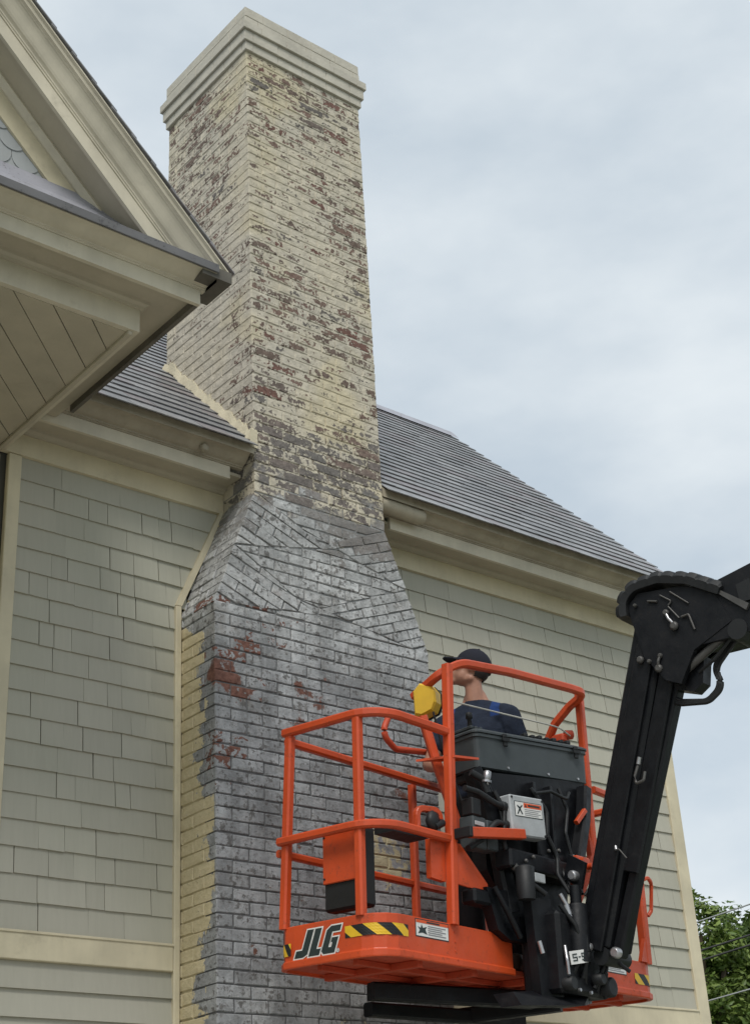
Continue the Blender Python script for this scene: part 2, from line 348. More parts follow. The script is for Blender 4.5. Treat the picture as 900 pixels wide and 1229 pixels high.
        ar = sum(prof[i][0]*prof[(i+1) % len(prof)][1]-prof[(i+1) % len(prof)][0]*prof[i][1] for i in range(len(prof)))
        s.grid(rows, closed_u=closed, closed_v=True, mi=mi, sm=sm, flip=ar < 0)
        if caps and not closed:
            c0, c1 = (rows[0][::-1], rows[-1]) if ar < 0 else (rows[0], rows[-1][::-1])
            s.face(c0[::-1] if False else c0, mi); s.face(c1, mi)
    def tube(s, path, r, seg=10, mi=0, closed=False):
        s.sweep(path, [(r*math.cos(2*math.pi*i/seg), r*math.sin(2*math.pi*i/seg)) for i in range(seg)], mi=mi, sm=True, closed=closed)
    def sqtube(s, path, w_, c=0.008, mi=0, h=None, closed=False):
        a = w_/2; b_ = (h or w_)/2
        pr = [(a-c, -b_), (a, -b_+c), (a, b_-c), (a-c, b_), (-a+c, b_), (-a, b_-c), (-a, -b_+c), (-a+c, -b_)]
        s.sweep(path, pr, mi=mi, closed=closed)
    def lathe(s, prof, org, axis, seg=16, mi=0):
        ax = Vector(axis).normalized(); t = ax.orthogonal().normalized(); u = ax.cross(t); org = Vector(org); rows = []
        for d, r in prof: rows.append([org+ax*d+(t*math.cos(2*math.pi*i/seg)+u*math.sin(2*math.pi*i/seg))*r for i in range(seg)])
        s.grid(rows, closed_v=True, mi=mi, sm=True, flip=True)
        s.face(rows[0][::-1] if False else rows[0][::-1], mi); s.face(rows[-1], mi)
    def ball(s, c, r, seg=12, mi=0):
        c = Vector(c); rr = r if isinstance(r, (tuple, list)) else (r, r, r); rows = []
        for i in range(seg//2+1):
            th = math.pi*i/(seg//2); rows.append([c+Vector((rr[0]*math.sin(th)*math.cos(2*math.pi*j/seg), rr[1]*math.sin(th)*math.sin(2*math.pi*j/seg), rr[2]*math.cos(th))) for j in range(seg)])
        s.grid(rows, closed_v=True, mi=mi)
    def capsule(s, a, b_, ra, rb, seg=14):
        a = Vector(a); b_ = Vector(b_); d = (b_-a); L = d.length; d.normalize(); pr = []
        for i in range(0, 7): th = math.pi/2*i/6; pr.append((-ra*math.cos(th), max(1e-4, ra*math.sin(th))))
        for i in range(0, 7): th = math.pi/2*i/6; pr.append((L+rb*math.sin(th), max(1e-4, rb*math.cos(th))))
        s.lathe(pr, a, d, seg)
    def mesh(s, name, mats, inv=None):
        me = bpy.data.meshes.new(name); vs = [inv @ v for v in s.v] if inv else s.v
        me.from_pydata([tuple(v) for v in vs], [], s.f)
        for m_ in (mats if isinstance(mats, (list, tuple)) else [mats]): me.materials.append(m_)
        me.polygons.foreach_set('material_index', s.mi); me.polygons.foreach_set('use_smooth', s.sm)
        rm = getattr(s, 'rim', None)
        if rm and len(rm) == len(s.v): me.attributes.new('rim', 'FLOAT', 'POINT').data.foreach_set('value', rm)
        me.validate(); me.update(); return me
    def build(s, name, mats, parent=None, local=False, weld=False):
        inv = None
        if parent is not None and not local: inv = ROOTINV[root(parent)]
        me = s.mesh(name, mats, inv)
        if weld:
            bm = bmesh.new(); bm.from_mesh(me); bmesh.ops.remove_doubles(bm, verts=bm.verts, dist=1e-5); bmesh.ops.recalc_face_normals(bm, faces=bm.faces); bm.to_mesh(me); bm.free()
        o = bpy.data.objects.new(name, me); COL.objects.link(o)
        if parent is not None: o.parent = parent
        return o

ROOTINV = {}
def root(o):
    while o.parent is not None: o = o.parent
    return o.name
def thing(name, label, cat, mat_=Matrix.Identity(4), group=None):
    o = bpy.data.objects.new(name, None); COL.objects.link(o); o.matrix_world = mat_; o.empty_display_size = 0.2
    o['label'] = label; o['category'] = cat
    if group: o['group'] = group
    ROOTINV[o.name] = mat_.inverted(); return o
def inst(name, me, parent, M4):
    o = bpy.data.objects.new(name, me); COL.objects.link(o); o.parent = parent; o.matrix_basis = ROOTINV[root(parent)] @ M4; return o
def clip(poly, a, b_, c):         # keep a*x+b*y <= c
    res = []; n = len(poly)
    for i in range(n):
        p, q = poly[i], poly[(i+1) % n]; dp = a*p[0]+b_*p[1]-c; dq = a*q[0]+b_*q[1]-c
        if dp <= 0: res.append(p)
        if (dp < 0 < dq) or (dq < 0 < dp):
            t = dp/(dp-dq); res.append((p[0]+(q[0]-p[0])*t, p[1]+(q[1]-p[1])*t))
    return res
def area(p): return 0.5*sum(p[i][0]*p[(i+1) % len(p)][1]-p[(i+1) % len(p)][0]*p[i][1] for i in range(len(p))) if len(p) > 2 else 0
def halfplane(p, q, side):        # line p->q; side point must be kept
    a, b_ = q[1]-p[1], -(q[0]-p[0]); L = math.hypot(a, b_); a /= L; b_ /= L; c = a*p[0]+b_*p[1]
    if a*side[0]+b_*side[1] > c: a, b_, c = -a, -b_, -c
    return a, b_, c
def struct(o): o['kind'] = 'structure'; return o

# ------------------------------------------------------------------ ground
g = MB(); g.face([(-600, -600, 0), (600, -600, 0), (600, 600, 0), (-600, 600, 0)]); struct(g.build('ground', M['grass']))
g = MB(); g.face([(-12, -16, 0.004), (12.5, -16, 0.004), (12.5, 5.9, 0.004), (-12, 5.9, 0.004)]); struct(g.build('bounce_slab', M['bounce']))  # unseen slab, added pale and wide to bounce light onto undersides

# ------------------------------------------------------------------ house
WY = 6.65; EY, EZ, SL = 6.265, 5.945, 1.03      # wall face, eave lip, roof slope
RY = 8.62; RZ = EZ+SL*(RY-EY); XR = 8.375
FB = 5.65                                       # bottom of the frieze
def roofz(y): return EZ+SL*(y-EY)
house = thing('house', 'sage green shingled house with cream trim and slate roof behind the chimney', 'house', Matrix.Translation((5, 8.6, 0)))
m = MB()
m.box(-1.5, XR-0.02, WY+0.012, 10.55, 0, 5.80)
m.prism([(XR-0.021, WY+0.02, 5.80), (XR-0.021, RY, RZ-0.1), (XR-0.021, 10.5, 5.80)], (-0.05, 0, 0))
wall = m.build('wall', M['wallback'], house)

shing = []
SH = []
for k in range(6):
    q = MB(); a, b_, c = random.uniform(0.014, 0.0185), random.uniform(0.004, 0.006), 0.0015
    j0, j1 = random.uniform(-.002, .002), random.uniform(-.002, .002)
    q.v = [Vector(p) for p in [(0, 0, 0), (1, 0, 0), (1, 0, .145), (0, 0, .145), (0, -a, j0), (1, -a, j1), (1, -b_, .145), (0, -b_, .145)]]
    q.f = [(4, 5, 6, 7), (0, 1, 5, 4), (1, 2, 6, 5), (3, 0, 4, 7)]; q.mi = [0]*4; q.sm = [False]*4
    SH.append(q.mesh('shingle', M['shingle']))
def shingle_rows(xa, xb, z0, z1, n, left=True):
    ex = (z1-z0)/n
    for i in range(n):
        zb = z0+i*ex
        l_, r_ = xa(zb), xb(zb+ex)
        x = l_-random.uniform(0, 0.1) if not left else l_
        while x < r_-0.02:
            wd = random.choice((random.uniform(.085, .14), random.uniform(.14, .22), random.uniform(.2, .30)))
            if r_-x-wd < 0.06: wd = r_-x
            wd = min(wd, r_-x)
            if z1-zb < ex*1.5: wd = min(r_-x, wd*1.6)
            hh = ex/0.133
            shing.append((x, zb+random.uniform(-.0018, .0018), wd-random.choice((.0008, .0015, .003, .0045, .005)), hh, random.uniform(-.0045, .0045)))
            x += wd
tr = lambda z: 4.205 if z < 4.99 else 4.205+(z-4.99)*(0.30/0.67)
shingle_rows(lambda z: 3.205, lambda z: tr(z)+0.012, 3.125, FB-0.004, 19)
rs = lambda z: 5.74 if z < 5.0 else max(5.45, 5.74-(z-5.0)*0.42)
shingle_rows(rs, lambda z: 8.27, 3.015, FB-0.004, 20, left=False)
def score(p, nrm, ar):
    d = Vector(p)-CAM; return ar*max(0.0, -d.normalized().dot(Vector(nrm)))/d.length_squared
order = sorted(range(len(shing)), key=lambda i: -score((shing[i][0], WY, shing[i][1]), (0, -1, 0), shing[i][2]*0.13))
rest = MB()
for rank, i in enumerate(order):
    x, z, wd, hh, ro = shing[i]; me = SH[i % 6]
    M4 = Matrix.Translation((x, WY, z)) @ Matrix.Rotation(ro, 4, 'Y') @ Matrix.Diagonal((wd, 1, hh, 1))
    if rank < 300: inst('shingle', me, wall, M4)
    else:
        k = len(rest.v); rest.v += [M4 @ v.co for v in me.vertices]
        for p in me.polygons: rest.f.append(tuple(k+j for j in p.vertices)); rest.mi.append(0); rest.sm.append(False)
o = rest.build('far_shingles', M['shingle'], wall); o['kind'] = 'stuff'
# clapboards below the belts, one board per course
def clap(xa, xb, ztop, n, ex):
    for i in range(n):
        z1 = ztop-i*ex; q = MB()
        q.hexa([(xa, WY-0.020, z1-ex), (xb, WY-0.020, z1-ex), (xb, WY+.01, z1-ex), (xa, WY+.01, z1-ex), (xa, WY-0.002, z1+.01), (xb, WY-0.002, z1+.01), (xb, WY+.01, z1+.01), (xa, WY+.01, z1+.01)])
        q.build('clapboard', M['shingle'], wall)
clap(3.205, 4.200, 2.985, 10, 0.128)
clap(5.80, 8.272, 2.865, 9, 0.128)
def board(name, x0, x1, z0, z1, y0, y1=WY+0.011, mt='trim', c=0.004, parent=house):
    q = MB(); q.cbox(x0, x1, y0, y1, z0, z1, c); return q.build(name, M[mt], parent)
board('corner_board', 3.128, 3.2045, 0.3, FB-0.002, WY-0.026)
board('corner_board', 8.262, XR, 0.3, FB-0.002, WY-0.028)
q = MB(); q.cbox(XR-0.03, XR+0.006, WY+0.0115, WY+0.12, 0.3, FB, 0.004); q.build('corner_board', M['trim'], house)
board('belt_board', 3.206, 4.186, 2.985, 3.12, WY-0.030); board('belt_board', 5.79, 8.260, 2.865, 3.012, WY-0.030)
for dx0, dx1, dz in ((3.206, 4.186, 3.108), (5.79, 8.26, 3.0)):
    q = MB(); q.cbox(dx0, dx1, WY-0.036, WY-0.0305, dz, dz+.013, 0.002); q.build('drip_edge', M['trim'], house)
# trim against the chimney
q = MB(); q.cbox(4.188, 4.226, WY-0.032, WY+0.011, 0.3, 4.99, 0.005)
q.prism([(4.188, WY-0.032, 4.9902), (4.226, WY-0.032, 4.9902), (4.527, WY-0.032, 5.655), (4.487, WY-0.032, 5.655)], (0, 0.043, 0)); q.build('trim_board', M['trim'], house)

# cornice profiles: offset out from the frieze face, height
FY = WY-0.03
P_FRZ = [(-0.03, FB), (0.0, FB), (0.0, 5.775), (-0.03, 5.775)]
P_BED = [(0.0, 5.775), (0.012, 5.775), (0.018, 5.787), (0.034, 5.797), (0.038, 5.812), (0.0, 5.812)]
P_SOF = [(-0.03, 5.812), (0.185, 5.812), (0.185, 5.832), (-0.03, 5.832)]
P_FAS = [(0.186, 5.772), (0.208, 5.772), (0.208, 5.852), (0.186, 5.852)]
def ogee(o0, z0, dx, dz, n=7):
    return [(o0+dx*t, z0+dz*(0.5-0.5*math.cos(math.pi*t))*0.75+dz*0.25*t) for t in [i/n for i in range(n+1)]]
P_CRN = [(0.186, 5.853), (0.214, 5.853), (0.214, 5.860), (0.222, 5.862), (0.222, 5.870)] + ogee(0.226, 5.872, 0.085, 0.055) + [(0.318, 5.928), (0.318, 5.940), (0.186, 5.940)]
def cornice_run(path_xy, prof, name, mt, parent, end_y=None):
    """path in plan, outside on the right hand of travel"""
    q = MB(); pts = [Vector((p[0], p[1], 0)) for p in path_xy]; rows = []
    for i, p in enumerate(pts):
        d0 = (p-pts[i-1]).normalized() if i else None; d1 = (pts[i+1]-p).normalized() if i < len(pts)-1 else None
        n0 = Vector((d0.y, -d0.x, 0)) if d0 else None; n1 = Vector((d1.y, -d1.x, 0)) if d1 else None
        if n0 is None: nn = n1
        elif n1 is None: nn = n0
        else: nn = (n0+n1)/(1+n0.dot(n1))
        rows.append([p+nn*a+Vector((0, 0, b_)) for a, b_ in prof])
    q.grid(rows, closed_v=True, sm=False); q.face(rows[0][::-1]); q.face(rows[-1])
    return q.build(name, M[mt], parent, weld=True)
for (xa, xb, ret) in ((3.04, 4.512, False), (5.50, XR, True)):
    fz = [(xa, FY), (xb if not ret else xb+0.012, FY)]
    cornice_run(fz if not ret else [(xa-0.02, FY)]+fz[1:], P_FRZ, 'frieze_board', 'trim', house)
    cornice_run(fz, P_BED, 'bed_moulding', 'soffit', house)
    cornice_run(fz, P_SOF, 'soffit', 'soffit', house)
    f2 = list(fz)
    if not ret: f2[1] = (4.42, FY)
    else: f2[0] = (5.64, FY)
    cornice_run(f2, P_FAS, 'fascia_board', 'trimw', house)
    f3 = list(fz)
    if not ret: f3[1] = (4.505, FY)
    cornice_run(f3, P_CRN, 'crown_moulding', 'weather', house)
# broken gutter stub beside the chimney, left gutter bracket
q = MB(); q.lathe([(0, 0.05), (0.34, 0.05), (0.36, 0.045)], (5.50, FY-0.27, 5.885), (1, 0.0, -0.02), 14); q.build('gutter_stub', M['weather'], house)
q = MB(); q.lathe([(0, 0.026), (0.020, 0.026), (0.026, 0.018)], (4.20, FY-0.262, 5.880), (0, -1, 0), 14); q.build('gutter_bracket', M['weather'], house)

# roof
q = MB()
T = 0.02
for sgn in (0, 1):
    def yy(y): return y if sgn == 0 else 2*RY-y
    for (xa, xb, ya) in ((-1.5, 4.512, EY+.03), (4.512, 5.498, 7.27), (5.498, XR+0.02, EY+.03)) if sgn == 0 else ((-1.5, XR+0.02, EY+.03),):
        q.hexa([(xa, yy(ya), roofz(ya)-0.065), (xb, yy(ya), roofz(ya)-0.065), (xb, yy(RY), RZ-0.065), (xa, yy(RY), RZ-0.065), (xa, yy(ya), roofz(ya)-0.008), (xb, yy(ya), roofz(ya)-0.008), (xb, yy(RY), RZ-0.008), (xa, yy(RY), RZ-0.008)])
roof = q.build('roof', M['weather'], house, weld=True)
q = MB(); nrow = 25; LEN = math.hypot(RY-EY, RZ-EZ); ex = LEN/nrow; ud = Vector((0, RY-EY, RZ-EZ)).normalized(); nd = Vector((0, -ud.z, ud.y))
def slate(q, x0, x1, s0, L, lift, flat=False):
    o = Vector((0, EY, EZ)); b0 = o+ud*s0+nd*lift; t0 = o+ud*(s0+L)+nd*0.001
    d = nd*0.0065; X0, X1 = Vector((x0, 0, 0)), Vector((x1, 0, 0))
    q.hexa([b0+X0, b0+X1, t0+X1, t0+X0, b0+X0+d, b0+X1+d, t0+X1+d*0.5, t0+X0+d*0.5])
for i in range(nrow):
    s0 = i*ex+random.uniform(-.003, .003); x = -0.2+random.uniform(0, 0.2); xe = XR+0.035+random.uniform(-.02, .02)
    y = EY+ud.y*(s0+ex)
    while x < xe:
        wd = random.uniform(0.15, 0.27); x1 = min(x+wd, xe)
        segs = [(x, x1)]
        if EY+ud.y*s0 < 7.26:
            if x < 4.505 < x1: segs = [(x, 4.505)]
            elif x < 5.503 < x1: segs = [(5.503, x1)]
            elif x >= 4.505 and x1 <= 5.503: segs = []
        for a, b_ in segs:
            if b_-a > 0.02: slate(q, a+.001, b_-.0015, s0+random.uniform(-.006, .004)-(0.02 if i == 0 else 0), ex*1.25, 0.0075+random.uniform(0, .003))
        x = x1
o = q.build('roof_slates', M['slate'], roof); o['kind'] = 'stuff'
q = MB(); q.prism([(-0.2, RY-0.09, RZ-0.06), (-0.2, RY, RZ+0.05), (-0.2, RY+0.09, RZ-0.06), (-0.2, RY, RZ+0.02)], (XR+0.23, 0, 0)); q.build('ridge_cap', M['lead'], house)

# ------------------------------------------------------------------ gable over the bay (front left)
GX, GY = 3.10, 5.24            # frieze face right and front
CXg = 1.60                     # gable axis
gw = MB()
gw.prism([(3.10, WY+0.02, 0), (2.16, 5.71, 0), (1.04, 5.71, 0), (0.10, WY+0.02, 0)], (0, 0, FB-0.01))
bay = gw.build('bay_wall', M['trim'], house)
gpath = [(-0.3, GY), (GX, GY), (GX, WY-0.04)]
cornice_run(gpath, P_FRZ, 'frieze_board', 'trimw', house)
gp2 = gpath[:2]+[(GX, FY-0.212)]
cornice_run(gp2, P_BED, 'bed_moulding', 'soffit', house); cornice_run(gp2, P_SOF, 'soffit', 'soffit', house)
cornice_run([(-0.3, GY), (GX+0.208, GY)], P_FAS, 'fascia_board', 'trimw', house)
P_CRG = [(0.186, 5.853), (0.214, 5.853), (0.214, 5.860), (0.222, 5.862), (0.222, 5.868)] + ogee(0.226, 5.870, 0.088, 0.026) + [(0.320, 5.897), (0.320, 5.908), (0.186, 5.908)]
cornice_run([(-0.3, GY), (GX+0.232, GY)], P_CRG, 'crown_moulding', 'trimw', house)
cornice_run([(GX, GY-0.185), (GX, 6.26)], [(a-0.0, b_) for a, b_ in P_FAS], 'fascia_board', 'rot', house)
q = MB(); q.box(GX+0.15, GX+0.317, GY-0.318, GY-0.10, 5.872, 5.934); q.build('corner_block', M['rot'], house)
cornice_run([(GX, GY-0.312), (GX, 6.24)], [(max(a-0.002, 0.2325), b_) for a, b_ in P_CRN], 'crown_moulding', 'rot', house)
board('edge_strip', GX-0.055, GX-0.0305, FB-0.022, FB+0.01, GY+0.01, WY-0.034, 'soffit')
# diagonal boards of the ceiling under the overhang
e45 = Vector((1, 1, 0)).normalized(); n45 = Vector((1, -1, 0)).normalized(); pitch = 0.1425; k0 = -0.03
base0 = (GX-0.056)*n45.x + (WY-0.03)*n45.y
lim = [(-1, 0, -1.0), (1, 0, GX-0.056), (0, -1, -(GY+0.03)), (-1, 1, 3.56)]
for i in range(11):
    lo = base0+k0+i*pitch+0.0025; hi_ = base0+k0+(i+1)*pitch-0.0025
    poly = []
    for (dd, ll) in ((lo, -5), (hi_, -5), (hi_, 15), (lo, 15)): p = n45*dd+e45*ll; poly.append((p.x, p.y))
    for a, b_, c in lim: poly = clip(poly, a, b_, c)
    if len(poly) > 2 and abs(area(poly)) > 0.002:
        q = MB(); dz = random.uniform(-.0015, .0015); q.prism([(p[0], p[1], FB-0.004+dz) for p in poly], (0, 0, 0.012)); q.build('soffit_board', M['soffit'], bay)
q = MB(); q.box(0.0, GX-0.056, GY+0.03, WY, FB+0.0105, FB+0.02); q.build('ceiling_backing', M['wallback'], house)
# gable end wall with fish scale shingles
TY = GY+0.035
APX = 5.94+(3.43-CXg)
q = MB(); q.prism([(CXg-1.32, TY, 6.0), (CXg+1.32, TY, 6.0), (CXg, TY, 7.45)], (0, 0.1, 0)); gable = q.build('gable_wall', M['wallback'], house)
fs = MB(); W_ = 0.15; H_ = 0.19
pts = [(-W_/2+.002, H_), (W_/2-.002, H_)] + [(W_/2*0.985*math.cos(t), W_/2-W_/2*math.sin(t)) for t in [i*math.pi/10 for i in range(11)]]
fr = []
for (a, b_) in pts: fr.append(Vector((a, -0.012+0.009*b_/H_, b_)))
fs.prism(fr, (0, 0.003, 0)); FSM = fs.mesh('fish_scale_shingle', M['scale'])
for r_ in range(11):
    zb = 6.235+r_*0.10
    for c in range(-1, 12):
        xc = 1.78+(c+0.5*(r_ % 2))*W_+0.02
        if xc-0.02+zb+0.05 < 9.02 and xc > 1.7: inst('fish_scale_shingle', FSM, gable, Matrix.Translation((xc, TY, zb)))
# lead covered pent roof at the foot of the gable
q = MB(); pr = [(GY-0.312, 5.9095), (GY-0.324, 5.9095), (GY-0.324, 5.938), (GY-0.31, 5.944), (GY-0.21, 6.030), (GY-0.10, 6.140), (GY-0.03, 6.235), (GY+0.015, 6.335), (GY+0.06, 6.335), (GY+0.06, 5.93)]
q.grid([[(x, a, b_) for a, b_ in pr] for x in (-0.3, GX+0.235)], closed_v=True, sm=False, flip=False); q.build('pent_roof', M['lead'], house, weld=True)
q = MB(); q.cbox(-0.3, GX+0.236, GY-0.334, GY-0.3245, 5.896, 5.945, 0.003); q.build('shaded_drip_strip', M['leadshade'], house)  # metal edge of the crown, its shadow painted in as darker lead
# raking cornice: n measured square to the slope from the top edge x+z = S
S = 9.368
def rake(name, prof, mt, sgn=1, zlow=5.93):
    q = MB(); rows = []; u = Vector((1, 0, 1)).normalized()
    for end in (0, 1):
        row = []
        for (y, n) in prof:
            s_ = S-n*math.sqrt(2)               # x+z of this line
            if end == 0: x = CXg; z = s_-x
            else: z = zlow; x = s_-z
            if end == 1 and x > 3.425: x = 3.425; z = s_-x
            row.append(Vector((x if sgn > 0 else 2*CXg-x, y, z)))
        rows.append(row)
    q.grid(rows, closed_v=True, sm=False); q.face(rows[0][::-1]); q.face(rows[1])
    return q.build(name, M[mt], house, weld=True)
YF = GY-0.19
R_CRN = [(YF+.02, 0.0), (YF-0.108, 0.0), (YF-0.112, 0.012), (YF-0.098, 0.016), (YF-0.094, 0.030), (YF-0.080, 0.034)] + [(YF-0.078+0.060*t, 0.036+0.066*(0.5-0.5*math.cos(math.pi*t))) for t in [i/7 for i in range(8)]] + [(YF-0.012, 0.106), (YF-0.012, 0.114), (YF-0.006, 0.117), (YF-0.006, 0.124), (YF+.02, 0.124)]
for sg in (1, -1):
    rake('rake_crown', R_CRN, 'trimw', sg)
    rake('rake_fascia', [(YF+.02, 0.1245), (YF, 0.1245), (YF, 0.196), (YF+.02, 0.196)], 'trimw', sg)
    rake('rake_soffit', [(YF+.021, 0.13), (YF+.021, 0.172), (GY+0.04, 0.172), (GY+0.04, 0.13)], 'soffit', sg)
    rake('rake_moulding', [(GY-0.02, 0.1725), (GY-0.024, 0.186), (GY-0.012, 0.198), (GY+0.0, 0.215), (GY+0.03, 0.215), (GY+0.03, 0.1725)], 'trimw', sg, 6.0)
    rake('rake_frieze', [(GY+0.012, 0.2155), (GY+0.012, 0.318), (GY+0.036, 0.318), (GY+0.036, 0.2155)], 'trim', sg, 6.2)
q = MB()
for sg in (1, -1):
    f = lambda x: x if sg > 0 else 2*CXg-x
    for k in range(16):
        s0 = k*0.112; dx = 0.112*1.25
        x0, x1 = 3.44-s0/1.0, 3.44-s0-dx
        zf = lambda x: S-x
        z0, z1 = zf(x0)+0.018, zf(x1)+0.006; y1 = 6.3+(zf(x0)-5.98)/1.03+0.1
        q.hexa([(f(x1), GY-0.31, z1), (f(x0), GY-0.31, z0), (f(x0), y1, z0), (f(x1), y1, z1), (f(x1), GY-0.31, z1+.008), (f(x0), GY-0.31, z0+.008), (f(x0), y1, z0+.008), (f(x1), y1, z1+.008)])
o = q.build('gable_roof', M['slate'], house, weld=True)

# ------------------------------------------------------------------ chimney
YF0 = 6.30; CO = 0.0679
SX0, SX1, SY1 = 4.515, 5.495, 7.28
BX0, BX1 = 4.23, 5.78
ZB, ZS, ZT = 4.92, 5.665, 9.062
chim = thing('chimney', 'tall brick chimney with peeling cream paint above and worn grey paint on its sloping base', 'chimney', Matrix.Translation((5.0, 6.5, 0)))
RC = 0.0055
q = MB()
q.box(BX0+RC, BX1-RC, YF0+RC, WY-0.002, 0, ZB)
q.prism([(BX0+RC, YF0+RC, ZB+.0001), (BX1-RC, YF0+RC, ZB+.0001), (SX1-RC, YF0+RC, ZS+.02), (SX0+RC, YF0+RC, ZS+.02)], (0, WY-YF0-RC-0.002, 0))
q.box(SX0+.0035, SX1-.0035, YF0+.0035, SY1-.0035, ZS-0.1, ZT+0.30)
core = q.build('mortar', M['mortar'], chim)
def brick_mesh(poly, depth, seed, cf=0.0042, name='brick'):
    rg = random.Random(seed); n = len(poly); cx = sum(p[0] for p in poly)/n; cy = sum(p[1] for p in poly)/n
    q = MB(); fr = []; md = []; bk = []; tilt = (rg.uniform(-.012, .012), rg.uniform(-.02, .02)); pr = rg.uniform(-.0015, .003)
    for p in poly:
        dx, dy = cx-p[0], cy-p[1]; L = math.hypot(dx, dy) or 1
        jx, jy = rg.uniform(-.003, .003), rg.uniform(-.003, .003)
        ix, iy = cf*(1 if dx > 0 else -1), cf*(1 if dy > 0 else -1)
        if n != 4: ix, iy = dx/L*cf*1.2, dy/L*cf*1.2
        z_ = pr+tilt[0]*(p[0]-cx)+tilt[1]*(p[1]-cy)
        fr.append((p[0]+ix+jx, p[1]+iy+jy, z_)); md.append((p[0]+jx, p[1]+jy, z_-cf*0.9)); bk.append((p[0], p[1], -depth))
    q.v = [Vector(p) for p in fr+md+bk]+[Vector((cx+rg.uniform(-.15, .15)*abs(fr[1][0]-fr[0][0]), cy+rg.uniform(-.006, .006), pr+rg.uniform(-.0015, .0022)))]; q.f = []
    for i in range(n):
        j = (i+1) % n; q.f += [(i, j, 3*n), (i, n+i, n+j, j), (n+i, 2*n+i, 2*n+j, n+j)]
    q.rim = [1.0]*(3*n)+[0.0]
    q.mi = [0]*len(q.f); q.sm = [False]*len(q.f); return q
bricks = []           # (MB or key, matrix, score)
CACHE = {}
SEED = [0]
def put_brick(org, s_, t_, n_, poly, depth, regular=None, sw=1.0):
    """poly in (s,t) about org"""
    SEED[0] += 1
    M4 = Matrix(((s_.x, t_.x, n_.x, org.x), (s_.y, t_.y, n_.y, org.y), (s_.z, t_.z, n_.z, org.z), (0, 0, 0, 1)))
    ar = abs(area(poly)); sc = score(org, n_, ar)*sw
    if regular:
        key = (round(regular[0], 4), round(depth, 3), SEED[0] % 7)
        if key not in CACHE: CACHE[key] = brick_mesh(poly, depth, hash(key) % 99991)
        mb = CACHE[key]; mk = key
    else: mb = brick_mesh(poly, depth, SEED[0]); mk = None
    bricks.append((mb, M4, sc, mk))
XA, ZA, YA = Vector((1, 0, 0)), Vector((0, 0, 1)), Vector((0, 1, 0))
J = 0.0075
def rect(w_, h_): return [(-w_/2, -h_/2), (w_/2, -h_/2), (w_/2, h_/2), (-w_/2, h_/2)]
def course(x0, x1, y0, y1, zc, par, hu, left=True, right=True, sidecut=None):
    n = round((x1-x0)/hu); x = 0; spans = []
    seq = []
    if par == 0:
        k = 0
        while k < n: seq.append(min(2, n-k)); k += 2
    else:
        seq.append(1); k = 1
        while k < n: seq.append(min(2, n-k)); k += 2
    k = 0; h_ = CO-J
    for i, c in enumerate(seq):
        a = x0+k*hu; b_ = a+c*hu; k += c
        first, last = i == 0, i == len(seq)-1
        dep = 0.09
        if first or last: dep = hu-J/2 if c == 2 else 2*hu-J/2
        if dep > y1-y0: dep = y1-y0-0.01
        wa = a+(0 if first else J/2); wb = b_-(0 if last else J/2)
        zj = random.uniform(-.0012, .0012)
        put_brick(Vector(((wa+wb)/2, y0, zc+zj)), XA, ZA, -YA, rect(wb-wa, h_), dep, (wb-wa,))
    for side, on in ((0, left), (1, right)):
        if not on: continue
        c = seq[0] if side == 0 else seq[-1]
        y = y0+(hu if c == 2 else 2*hu)
        while y < y1-0.03:
            ye = min(y+2*hu, y1); a, b_ = y+J/2, ye-J/2
            if b_-a > 0.02 and (sidecut is None or sidecut((a+b_)/2, zc)):
                if side == 0: put_brick(Vector((x0, (a+b_)/2, zc)), -YA, ZA, -XA, rect(b_-a, h_), 0.09, (b_-a,))
                else: put_brick(Vector((x1, (a+b_)/2, zc)), YA, ZA, XA, rect(b_-a, h_), 0.09, (b_-a,))
            y = ye
nb = int(ZB/CO)
for i in range(nb): course(BX0, BX1, YF0, WY-0.005, ZB-(i+0.5)*CO, i % 2, (BX1-BX0)/15)
ns = round((ZT-ZS)/CO); co2 = (ZT-ZS)/ns
for i in range(ns): course(SX0, SX1, YF0, SY1, ZS+(i+0.5)*CO*(co2/CO), i % 2, (SX1-SX0)/9, sidecut=lambda y, z: z > roofz(y)-0.12 or y < 6.64)
# shoulders: horizontal courses cut by tumbled wedges
EL = ((BX0, ZB), (SX0, ZS)); ER = ((BX1, ZB), (SX1, ZS))
def lerp(p, q, t): return (p[0]+(q[0]-p[0])*t, p[1]+(q[1]-p[1])*t)
wedges = [(lerp(*EL, 0.50), lerp(*EL, 1.0), (5.02, 5.425), 'L'), (lerp(*EL, -0.02), lerp(*EL, 0.49), (4.93, 4.985), 'L'),
          (lerp(*ER, 0.52), lerp(*ER, 1.0), (5.06, 5.46), 'R'), (lerp(*ER, -0.02), lerp(*ER, 0.51), (4.97, 5.03), 'R')]
pieces = []
cen = (5.0, 5.3)
for i in range(int(math.ceil((ZS-ZB)/CO))):
    z0 = ZB+i*CO; z1 = min(z0+CO, ZS); k = 0; x = BX0-(0.1033 if i % 2 else 0)
    while x < BX1:
        pieces.append([(x+J/2, z0+J/2), (x+0.2067-J/2, z0+J/2), (x+0.2067-J/2, z1-J/2), (x+J/2, z1-J/2)]); x += 0.2067
for p in (EL, ER):
    a, b_, c = halfplane(p[0], p[1], cen); pieces = [clip(q_, a, b_, c) for q_ in pieces]
